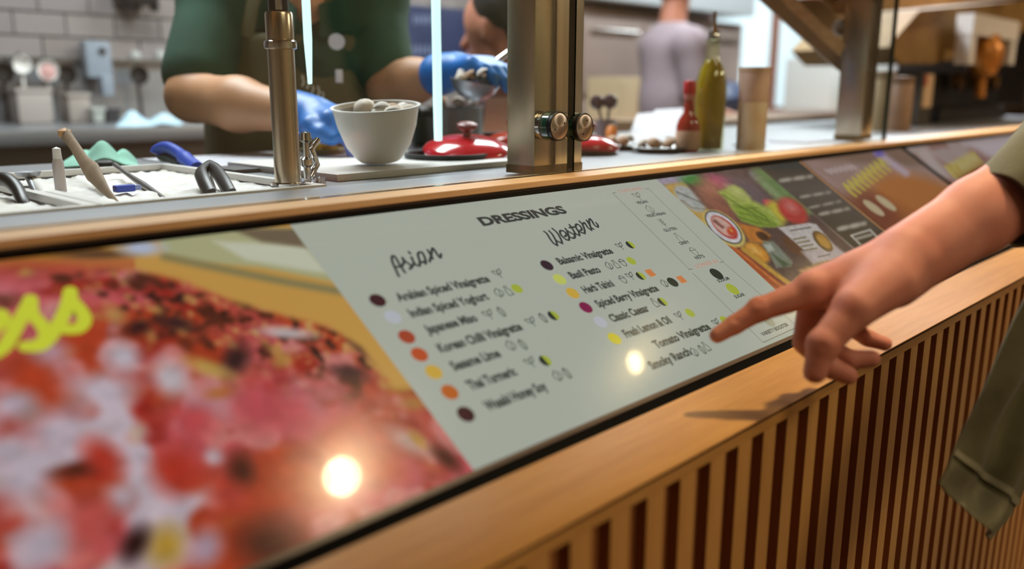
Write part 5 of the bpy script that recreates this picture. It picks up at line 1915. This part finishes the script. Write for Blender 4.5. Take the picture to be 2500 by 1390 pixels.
# glowing strips standing in for reflections on the guard glass, shaped as hung tubes
M_glint = mat('cool_glint', (220, 250, 250), 0.3, emit=(206, 244, 248), estr=1.15)
for (px, py, D, r0, lab) in ((757, 206, 1.20, (0.0030, 0.0058, 0.0062), 'slim tapering glowing strip standing in for a glass reflection before the green-shirted cook'),
                             (1070, 345, 1.32, (0.0062, 0.0068, 0.0068), 'slim straight glowing strip standing in for a glass reflection right of the green-shirted cook')):
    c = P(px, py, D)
    t = empty('glass_glint', c, lab, 'light')
    MB().lathe([(0.0, 0.0), (r0[0], 0.001), (r0[1], 0.06), (r0[2], 0.35), (r0[2], 0.90), (0.0, 0.90)], c, 16).build('glint_strip', M_glint, t, True)
    MB().lathe([(0.0, 0.90), (0.010, 0.90), (0.010, 0.93), (0.003, 0.94), (0.003, 2.72 - c[2]), (0.0, 2.72 - c[2])], c, 12).build('added_hanger', M_steel_d, t, True)  # made-up rod carrying the reflection strip

# bottles and packets at the right
c = on(1677, 372)
t = empty('sauce_bottle', c, 'hot sauce bottle with red cap and pale label', 'bottle')
MB().lathe([(0.0, 0.0), (0.020, 0.0), (0.022, 0.004), (0.022, 0.050), (0.018, 0.062), (0.010, 0.074), (0.009, 0.098), (0.0, 0.098)], c, 28).build('glass_body', mat('red_sauce', (168, 44, 22), 0.12, coat=0.6), t, True)
MB().lathe([(0.0100, 0.097), (0.0105, 0.098), (0.0105, 0.108), (0.0095, 0.112)], c, 20).build('neck_seal', mat('pink_seal', (196, 120, 110), 0.5), t, True)
MB().lathe([(0.0105, 0.108), (0.0115, 0.110), (0.0115, 0.130), (0.0095, 0.133), (0.0, 0.134)], c, 20).build('cap', mat('red_cap', (200, 30, 40), 0.4), t, True)
MB().lathe([(0.0222, 0.006), (0.0226, 0.007), (0.0226, 0.040), (0.0222, 0.041)], c, 28).build('label', mat('tan_label', (206, 166, 138), 0.7), t, True)
c = on(1728, 368)
t = empty('oil_bottle', c, 'tall bottle of yellow olive oil with steel pourer', 'bottle')
MB().lathe([(0.0, 0.0), (0.027, 0.0), (0.030, 0.004), (0.031, 0.10), (0.030, 0.130), (0.024, 0.155), (0.014, 0.175), (0.012, 0.200), (0.014, 0.202), (0.014, 0.210), (0.0, 0.210)], c, 36).build('bottle_body', glass_mat('bottle_glass', (0.90, 0.92, 0.74)), t, True)
MB().lathe([(0.0, 0.004), (0.026, 0.004), (0.029, 0.10), (0.028, 0.128), (0.022, 0.152), (0.0125, 0.172), (0.0, 0.174)], c, 36).build('oil', mat('olive_oil', (182, 156, 24), 0.08, coat=0.5, noise=0.3, nscale=14, col2=(134, 98, 12)), t, True)
MB().lathe([(0.0, 0.208), (0.011, 0.210), (0.011, 0.222), (0.0045, 0.230), (0.0035, 0.262), (0.0, 0.262)], c, 16).build('pourer', M_chrome, t, True)
c = on(1866, 372)
c[1] += 0.03
t = empty('seasoning_tin', c, 'tall tan and pink paper canister next to the oil bottle', 'canister')
MB().lathe([(0.0, 0.0), (0.0275, 0.0), (0.0275, 0.152), (0.0, 0.152)], c, 36).build('tube', mat('tan_card', (228, 206, 182), 0.7, noise=0.2, nscale=16, col2=(206, 160, 104)), t, True)
MB().lathe([(0.0277, 0.094), (0.0280, 0.095), (0.0280, 0.148), (0.0277, 0.149)], c, 36).build('pink_band', mat('pink_band', (228, 190, 172), 0.7, noise=0.2, nscale=18), t, True)
MB().lathe([(0.0277, 0.1495), (0.0286, 0.150), (0.0286, 0.158), (0.0, 0.158)], c, 36).build('lid', mat('pale_lid', (222, 186, 156), 0.5), t, True)
# white menu cards standing up
t = empty('menu_card', on(1590, 352), 'white folded cards standing behind the hot sauce bottle', 'card')
MB().prism([on(1528, 352), on(1660, 352), pix(1662, 268, D=2.14), pix(1556, 278, D=2.08)], FWD * 0.003).build('front_leaf', mat('white_paper', (232, 232, 236)), t)
MB().prism([on(1560, 348), on(1672, 348), pix(1668, 264, D=2.19), pix(1600, 268, D=2.17)], FWD * 0.004).build('rear_leaf', mat('white_paper', (232, 232, 236)), t)
# low plates of mushrooms before the cards
for k, (px, py, w, lab) in enumerate(((1505, 366, 0.045, 'steel plate of pale mushrooms right of the standoffs'), (1610, 372, 0.055, 'grey plate of sliced mushrooms before the white cards'))):
    c = on(px, py)
    t = empty('plate', c, lab, 'plate')
    MB().lathe([(0.0, 0.0), (w * 0.7, 0.0), (w, 0.010), (w * 0.97, 0.011), (w * 0.68, 0.003), (0.0, 0.003)], c, 30).build('dish', M_steel_d, t, True)
    for i in range(8):
        a = i * 2.4
        chunk(c[0] + 0.7 * w * math.sqrt(i / 8) * math.cos(a), c[1] + 0.7 * w * math.sqrt(i / 8) * math.sin(a), c[2] + 0.014 + 0.004 * (i % 3), 0.012, M_mush[i % 3],
              ['mushroom piece on the plate right of the standoffs', 'mushroom slice on the plate before the white cards'][k], ['mushrooms on the nearer plate', 'mushrooms on the plate by the cards'][k])
c = on(1492, 356)
t = empty('carrot', c, 'orange carrot piece beyond the red lid', 'carrot')
MB().lathe([(0.0, -0.014), (0.010, -0.012), (0.013, 0.0), (0.010, 0.014), (0.0, 0.018)], c + (0, 0, 0.026), 16, axis=(0.5, 0.3, 1)).build('root', mat('carrot_orange', (222, 128, 48), 0.5), t, True)
MB().lathe([(0.0, 0.016), (0.003, 0.018), (0.0, 0.026)], c + (0, 0, 0.026), 8, axis=(0.5, 0.3, 1)).build('stalk', mat('carrot_top', (110, 130, 60), 0.6), t, True)
# measuring spoons in a beaker
c = on(1478, 346)
t = empty('spoon_beaker', c, 'clear beaker holding two dark spoons right of the post', 'beaker')
MB().lathe([(0.0, 0.0), (0.022, 0.0), (0.024, 0.05), (0.022, 0.05), (0.020, 0.003), (0.0, 0.003)], c, 24).build('cup', mat('smoky_plastic', (140, 124, 130), 0.2), t, True)
for k, (px, py) in enumerate(((1458, 250), (1490, 248))):
    q = pix(px, py, D=1.96)
    s_ = tag(MB().tube([c + (0, 0, 0.01), q], 0.003, 8).build('measuring_spoon', mat('dark_plum_plastic', (66, 44, 54), 0.3), None, True), ['left of two dark measuring spoons standing in the beaker', 'right of two dark measuring spoons standing in the beaker'][k], 'spoon', 'spoons in the beaker')
    MB().lathe([(0.0, -0.014), (0.013, -0.009), (0.017, 0.0), (0.013, 0.010), (0.0, 0.014)], q, 18, axis=FWD).build('scoop', mat('dark_plum_plastic', (66, 44, 54)), s_, True)

# ================================================================== back of the kitchen
# sink bench with splashback at the left
ZB2 = 1.085
t = empty('sink_bench', (1.0, 3.0, 0), 'long steel sink bench along the tiled wall', 'bench')
MB().box((-0.5, 2.72, ZB2 - 0.045), (2.75, YW - 0.03, ZB2), bev=0.012).build('top', M_steel, t, True)
MB().box((-0.5, 2.80, 0.0), (2.75, YW - 0.03, ZB2 - 0.045)).build('cabinet', M_steel_d, t)
MB().box((-0.5, YW - 0.03, ZB2), (2.75, YW - 0.004, 1.315), bev=0.003).build('splashback', M_steel, t)
MB().box((-0.5, YW - 0.055, 1.300), (2.75, YW - 0.030, 1.312)).build('hook_rail', M_steel_d, t)
hang = [(4, 178, 0.034, M_blackp, 'black ladle hanging at the left end of the hook rail'), (50, 158, 0.030, M_white, 'small white cup hanging left on the hook rail'), (112, 172, 0.036, M_white, 'large white cup hanging beside the pink one'),
        (112 + 0, 0, 0, None, ''), (108, 0, 0, None, ''), (158, 182, 0.034, M_blackp, 'black ladle hanging left of the soap dispenser'), (334, 184, 0.036, M_blackp, 'black ladle hanging right of the soap dispenser')]
for px, py, r_, m, lab in hang:
    if m is None:
        continue
    c = pix(px, py, Y=YW - 0.075)
    u_ = empty('hanging_ladle' if m is M_blackp else 'hanging_cup', c, lab, 'ladle' if m is M_blackp else 'cup')
    MB().lathe([(0.0, 0.0), (r_ * 0.7, 0.004), (r_, 0.022), (r_ * 0.94, 0.022), (r_ * 0.62, 0.007), (0.0, 0.005)], c, 24, axis=(0, -1, 0)).build('bowl', m, u_, True)
    MB().tube([c + (0, -0.004, -r_ * 0.8), c + (0.002, -0.008, -0.16)], 0.006, 10).build('handle', m, u_, True)
    MB().tube([c + (0, -0.004, r_ * 0.8), c + (0, 0.010, r_ + 0.012), c + (0, 0.032, 1.306 - c[2] + 0.0)], 0.0025, 8).build('hook', M_chrome, u_, True)
c = pix(112, 176, Y=YW - 0.12)
tag(MB().lathe([(0.0, 0.0), (0.020, 0.002), (0.026, 0.02), (0.0, 0.026)], c, 20, axis=(0, -1, 0)).build('sponge', mat('pink_sponge', (206, 160, 156), 0.9), None, True), 'pink round sponge hanging on the splashback rail', 'sponge')
# soap dispenser
c = pix(232, 146, Y=YW - 0.06)
t = empty('soap_dispenser', c, 'pale blue-grey soap dispenser mounted on the tiles', 'dispenser')
MB().box(c + (-0.045, -0.04, -0.065), c + (0.045, 0.028, 0.065), bev=0.012).build('tank', mat('pale_blue_plastic2', (140, 150, 162), 0.3), t, True)
MB().box(c + (-0.010, -0.07, -0.13), c + (0.032, -0.02, -0.055), bev=0.010).build('spout', mat('pale_blue_plastic2', (140, 150, 162)), t, True)
MB().lathe([(0.0, 0.0), (0.013, 0.0), (0.013, 0.006), (0.0, 0.007)], c + (0.012, -0.04, 0.03), 16, axis=(0, -1, 0)).build('window', mat('dark_window', (60, 62, 66), 0.3), t, True)
# containers standing on the bench
for k, (px, py, w, h_, col, lab) in enumerate(((70, 300, 0.11, 0.115, (172, 163, 158), 'large milky tub on the sink bench at the left'), (178, 300, 0.075, 0.10, (160, 150, 144), 'tapered grey-beige tub beside the large milky tub'),
                                                (222, 300, 0.04, 0.05, (176, 180, 176), 'small pale jar right of the tubs'), (258, 298, 0.05, 0.045, (48, 50, 56), 'low dark box left of the blue cloth'))):
    c = pix(px, py, Z=ZB2)
    c[1] = min(max(c[1], 2.85), 3.25)
    c = np.array([pix(px, 219, Y=c[1])[0], c[1], ZB2])
    t = empty('tub', c, lab, 'tub')
    MB().box(c + (-w / 2, -0.05, 0), c + (w / 2, 0.05, h_), bev=0.016).build('box', mat('tub_%d' % k, col, 0.4), t, True)
    MB().box(c + (-w / 2 - 0.003, -0.053, h_ - 0.012), c + (w / 2 + 0.003, 0.053, h_ + 0.003), bev=0.004).build('lid', mat('tub_%d' % k, col), t, True)
y_ = 2.80
q = [np.array([pix(px, 219, Y=yy)[0], yy, ZB2]) for px, yy in ((272, 2.74), (436, 2.74), (440, 2.98), (290, 2.98))]
crumple('dish_cloth', q, 0.050, 5, mat('pale_blue_cloth', (176, 204, 218), 0.95, noise=0.15, nscale=30), 'pale blue dish cloth lying on the edge of the sink bench', 'cloth', ((0.22, 0.5, 0.22, 0.7), (0.7, 0.5, 0.25, 0.5)))
# black fixture at the top of the tiles
c = pix(338, 2, Y=YW - 0.10)
t = empty('wall_bracket', c, 'black fixture hanging on the tiles above the soap dispenser', 'bracket')
MB().box(c + (-0.062, -0.04, -0.012), c + (0.062, 0.086, 0.07), bev=0.012).build('body', M_blackp, t, True)
MB().tube([c + (-0.050, -0.02, -0.012), c + (-0.044, -0.02, -0.030)], [0.018, 0.014], 14).build('foot', M_blackp, t, True)
MB().tube([c + (0.050, -0.02, -0.012), c + (0.044, -0.02, -0.034)], [0.020, 0.014], 14).build('foot', M_blackp, t, True)
for k, (px, py) in enumerate(((330, 136), (391, 135))):
    c = pix(px, py, Y=YW - 0.014)
    tag(MB().lathe([(0.0, 0.0), (0.020, 0.0), (0.018, 0.012), (0.0, 0.016)], c, 18, axis=(0, -1, 0)).build('towel_hook', mat('grey_knob', (176, 178, 174), 0.4), None, True), ['dim round knob on the splashback edge', 'bright round knob on the wall beside the green sleeve'][k], 'knob')

# navy notice board on the wall
a_, b_ = pix(938, 172, Y=YW - 0.02), pix(1146, 24, Y=YW - 0.02)
t = empty('notice_board', ((a_[0] + b_[0]) / 2, YW - 0.02, a_[2]), 'navy blue board on the back wall between the two cooks', 'board')
MB().box((a_[0], YW - 0.03, a_[2]), (b_[0], YW - 0.002, b_[2]), bev=0.004).build('panel', mat('navy_panel', (36, 48, 88), 0.5, noise=0.25, nscale=8), t)
for k, (px, py, w) in enumerate(((1012, 48, 0.10), (1010, 122, 0.10))):
    for j in range(5):
        c = pix(px + j * 11, py, Y=YW - 0.032)
        MB().box(c + (-0.006, -0.001, -0.02), c + (0.006, 0.001, 0.02)).build('pale_mark', mat('pale_print', (120, 130, 160), 0.6), t)

# cabinets, oven and window further along the back wall
t = empty('steel_oven', (4.35, 3.0, 0), 'tall stainless oven wall behind the standoffs', 'oven')
MB().box((3.55, 2.98, 0.0), (5.25, YW - 0.004, 1.62), bev=0.01).build('carcass', mat('rosy_steel', (176, 158, 152), 0.34, metal=0.55, noise=0.1, nscale=6), t, True)
for k in range(3):
    x0 = 3.60 + 0.55 * k
    dr = MB().box((x0, 2.96, 1.18), (x0 + 0.51, 2.985, 1.56), bev=0.006).build('door', mat('rosy_steel', (176, 158, 152)), t, True)
    MB().tube([(x0 + 0.05, 2.945, 1.51), (x0 + 0.46, 2.945, 1.51)], 0.008, 10).build('door_handle', M_chrome, dr, True)
MB().box((3.55, 2.90, 1.66), (5.25, YW - 0.004, 1.90), bev=0.01).build('hood', mat('pale_steel', (206, 214, 220), 0.4, metal=0.4), t, True)
t = empty('back_bench', (5.2, 2.7, 0), 'brown-grey back bench below the oven and window', 'bench')
MB().box((3.4, 2.50, 1.02), (10.5, 2.955, 1.06), bev=0.006).build('top', mat('brown_stone', (150, 126, 112), 0.4), t, True)
MB().box((3.45, 2.55, 0.0), (10.5, 2.955, 1.02)).build('cabinet', mat('brown_cabinet', (112, 82, 70), 0.6), t)
tag(MB().box(pix(1470, 244, Y=2.75) - (0, 0.1, 0.10), pix(1528, 190, Y=2.75) + (0, 0.1, 0), bev=0.006).build('carton', mat('beige_card', (190, 168, 134), 0.8), None), 'beige carton standing on the back bench', 'carton')
c = pix(1560, 268, Y=2.70)
t = empty('stock_pot', np.array([c[0], c[1], 1.06]), 'dark red-brown pot on the back bench by the lilac-shirted worker', 'pot')
MB().lathe([(0.0, 0.0), (0.075, 0.0), (0.085, 0.02), (0.085, 0.10), (0.0, 0.10)], (c[0], c[1], 1.06), 28).build('pan', mat('rust_pan', (112, 44, 22), 0.4), t, True)
MB().lathe([(0.088, 0.10), (0.075, 0.115), (0.012, 0.125), (0.010, 0.140), (0.0, 0.142)], (c[0], c[1], 1.06), 28).build('lid', mat('rust_pan', (112, 44, 22)), t, True)

# bright window with brown frame
x0, x1 = pix(1716, 219, Y=YW)[0], pix(2090, 219, Y=YW)[0]
z0, z1 = 1.07, 1.92
M_frame = mat('brown_window_frame', (138, 84, 62), 0.6)
w1 = tag(bpy.data.objects.new('window_1', MB().box((x0 - 0.06, YW - 0.06, z0 - 0.06), (x1 + 0.06, YW - 0.035, z0)).mesh('window_1')), kind='structure')
COL.objects.link(w1)
w1.data.materials.append(M_frame)
xm = pix(1872, 219, Y=YW)[0]
for n_, a, b2 in (('head', (x0 - 0.06, YW - 0.06, z1), (x1 + 0.06, YW - 0.003, z1 + 0.16)), ('jamb', (x0 - 0.06, YW - 0.06, z0), (x0, YW - 0.003, z1)), ('jamb', (x1, YW - 0.06, z0), (x1 + 0.06, YW - 0.003, z1)),
                  ('mullion', (xm - 0.035, YW - 0.06, z0), (xm + 0.035, YW - 0.003, z1))):
    MB().box(a, b2).build(n_, M_frame, w1)
M_day = mat('daylit_pane', (200, 215, 225), 0.3, emit=(206, 222, 230), estr=0.95, noise=0.0)
for a, b2 in ((x0, xm - 0.035), (xm + 0.035, x1)):
    MB().box((a, YW - 0.020, z0), (b2, YW - 0.004, z1)).build('pane', M_day, w1)
tag(MB().box((pix(1896, 219, Y=3.0)[0], 2.60, 1.06), (pix(2060, 219, Y=3.0)[0], 2.95, 1.42), bev=0.02).build('ice_bin', mat('white_bin', (228, 228, 226), 0.5), None, True), 'tall white bin on the back bench under the window', 'bin')
tag(MB().lathe([(0.0, 0.0), (0.10, 0.0), (0.16, 0.05), (0.17, 0.10), (0.13, 0.17), (0.0, 0.20)], np.array([pix(1765, 219, Y=2.72)[0], 2.72, 1.06]), 28).build('dish_dome', mat('navy_dome', (34, 54, 92), 0.4), None, True), 'navy blue dome on the back bench behind the oil bottle', 'dome')

# ================================================================== far end of the counter
M_brass = mat('brass_hood', (152, 120, 64), 0.62, metal=0.15, noise=0.3, nscale=5, col2=(120, 88, 48))
M_tan = wood('tan_oak', (206, 172, 130), (176, 138, 96), 0)
t = empty('canopy_arm', pix(2052, 168, Y=0.86), 'slanted oak canopy arm leaning down to the far steel post', 'canopy')
Y_ = 0.90
A, B = pix(1892, 12, Y=Y_ + 0.05), pix(2052, 158, Y=Y_ - 0.02)
A = A + (A - B) * 0.6
MB().bar(A, B, 0.05, 0.026, up=(0, -0.5, 1)).build('arm', mat('dark_oak', (150, 120, 88), 0.5, noise=0.2, nscale=12), t)
A2, B2 = pix(1924, 0, Y=Y_ + 0.03), pix(2056, 124, Y=Y_ - 0.04)
A2 = A2 + (A2 - B2) * 0.6
MB().bar(A2, B2, 0.05, 0.024, up=(0, -0.5, 1)).build('arm_capping', M_tan, t)
A3, B3 = pix(2030, 0, Y=Y_), pix(2064, 30, Y=Y_)
MB().bar(A3 + (A3 - B3) * 2, B3, 0.03, 0.020, up=(0, -0.5, 1)).build('upper_strut', M_tan, t)
MB().prism([pix(1950, 0, Y=Y_ + 0.02), pix(2030, 0, Y=Y_ + 0.02), pix(2062, 28, Y=Y_ + 0.02), pix(2060, 124, Y=Y_ + 0.02)], (0, 0.008, 0)).build('side_panel', mat('tan_panel', (176, 158, 128), 0.5), t)
c = pix(2050, 68, Y=Y_ - 0.02)
MB().lathe([(0.0, 0.0), (0.018, 0.0), (0.018, 0.02), (0.0, 0.024)], c, 20, axis=(-0.7, -0.7, 0)).build('knob', M_white, t, True)
a_, b_ = pix(2062, 16, Y=0.86), pix(2520, -20, Y=1.00)
t = empty('canopy_beam', a_, 'pale oak beam crossing above the far steel post', 'beam')
MB().bar(a_, b_, 0.05, 0.030).build('beam', M_tan, t)
# brass hood over the coffee corner
Yh = 1.10
t = empty('brass_hood', pix(2300, 160, Y=Yh), 'large brass-coloured slanted hood above the dark coffee machine', 'hood')
MB().prism([pix(2167, 115, Y=Yh), pix(2245, 25, Y=Yh), pix(2500, 0, Y=Yh), pix(2560, 30, Y=Yh), pix(2540, 60, Y=Yh), pix(2345, 140, Y=Yh), pix(2275, 156, Y=Yh), pix(2198, 156, Y=Yh)], (0.05, 0.35, 0)).build('shell', M_brass, t)
t = empty('coffee_machine', pix(2350, 296, Y=1.15), 'black coffee machine under the brass hood', 'coffee machine')
x0, x1 = pix(2262, 219, Y=1.15)[0], pix(2440, 219, Y=1.15)[0]
MB().box((x0, 1.15, ZS), (x1, 1.46, ZS + 0.185), bev=0.015).build('housing', M_blackp, t, True)
MB().box((x0 + 0.02, 1.10, ZS), (x1 - 0.05, 1.16, ZS + 0.05), bev=0.006).build('drip_tray', mat('dark_tray', (36, 34, 34), 0.4), t, True)
for k in range(3):
    c = np.array([x0 + (x1 - x0) * (0.25 + 0.25 * k), 1.13, ZS + 0.15])
    MB().lathe([(0.0, 0.0), (0.03, 0.0), (0.03, 0.03), (0.0, 0.035)], c, 18, axis=(0, -1, 0)).build('brew_head', mat('brown_brass', (120, 88, 50), 0.4, metal=0.6), t, True)
a_, b_ = pix(2352, 158, Y=1.03), pix(2452, 158, Y=1.03)
t = empty('arched_frame', (a_ + b_) / 2, 'white arched frame before the brass hood', 'frame')
top = pix(2400, 66, Y=1.03)
MB().bar(a_, np.array([a_[0], a_[1], top[2] - 0.035]), 0.06, 0.05, up=(0, 1, 0)).build('upright', M_white, t)
MB().bar(b_, np.array([b_[0], b_[1], top[2] - 0.035]), 0.06, 0.05, up=(0, 1, 0)).build('upright', M_white, t)
MB().bar(np.array([a_[0] - 0.034, a_[1], top[2]]), np.array([b_[0] + 0.034, b_[1], top[2]]), 0.056, 0.07, up=(0, 0, 1)).build('crosspiece', M_white, t)
c = pix(2404, 130, Y=1.03)
t = empty('copper_dome', c, 'copper bulb inside the white arched frame', 'lamp')
MB().lathe([(0.0, -0.09), (0.04, -0.08), (0.065, -0.03), (0.065, 0.02), (0.045, 0.06), (0.0, 0.08)], c, 28).build('bulb', mat('copper', (190, 126, 56), 0.35, metal=0.5), t, True)
MB().lathe([(0.0, -0.16), (0.02, -0.16), (0.015, -0.08), (0.0, -0.08)], c, 16).build('stem', mat('copper', (190, 126, 56)), t, True)
for k, (px, pyb, pyt, r_, col, lab) in enumerate(((2146, 318, 172, 0.033, (170, 146, 110), 'beige ribbed canister beside the far steel post'), (2190, 320, 186, 0.034, (120, 92, 66), 'brown canister between the beige one and the labelled box'))):
    c = on(px, pyb)
    h_ = pix(px, pyt, D=float((c - (0, 0, CAMZ)) @ FWD))[2] - c[2]
    t = empty('canister', c, lab, 'canister')
    MB().lathe([(0.0, 0.0), (r_, 0.0), (r_, h_ * 0.86), (r_ * 0.94, h_ * 0.88), (0.0, h_ * 0.88)], c, 28).build('body', mat('canister_%d' % k, col, 0.5, noise=0.2, nscale=20), t, True)
    MB().lathe([(r_ * 1.02, h_ * 0.86), (r_ * 1.02, h_ * 0.98), (0.0, h_)], c, 28).build('lid', mat('canister_lid_%d' % k, tuple(int(v * 0.8) for v in col), 0.5), t, True)
c = on(2232, 306)
t = empty('labelled_box', c, 'dark box with a cream label and red corner mark', 'box')
w = 0.055
zt = pix(2230, 178, D=float((c - (0, 0, CAMZ)) @ FWD))[2]
MB().box(c + (-w, -0.03, 0), (c[0] + w, c[1] + 0.05, zt), bev=0.004).build('body', mat('dark_olive_box', (58, 52, 40), 0.6), t)
MB().box((c[0] - w * 0.7, c[1] - 0.033, c[2] + 0.06), (c[0] + w * 0.8, c[1] - 0.029, zt - 0.006)).build('label', mat('cream_label', (206, 176, 138), 0.7), t)
MB().box((c[0] - w * 0.7, c[1] - 0.035, zt - 0.045), (c[0] - w * 0.35, c[1] - 0.032, zt - 0.008)).build('red_mark', mat('red_print', (190, 84, 54), 0.6), t)
t = empty('papers', on(1960, 362), 'loose white papers behind the trim beside the far post', 'paper')
MB().box((1.66, 0.80, ZS), (1.98, 0.95, ZS + 0.004)).build('sheet', mat('white_paper', (232, 232, 236)), t)
MB().box((1.78, 0.84, ZS + 0.004), (1.95, 0.93, ZS + 0.007)).build('sheet', mat('white_paper', (232, 232, 236)), t)
t = empty('drawer_unit', (2.0, 1.62, 0), 'brown drawer unit beyond the papers', 'drawers')
MB().box((2.35, 1.515, 0), (3.3, 1.95, 1.10), bev=0.004).build('carcass', mat('brown_carcass', (118, 92, 66), 0.6), t)
for k in range(3):
    MB().box((2.37 + 0.31 * k, 1.500, 0.84), (2.66 + 0.31 * k, 1.516, 1.08), bev=0.003).build('drawer', mat('brown_front', (140, 106, 66), 0.6), t)
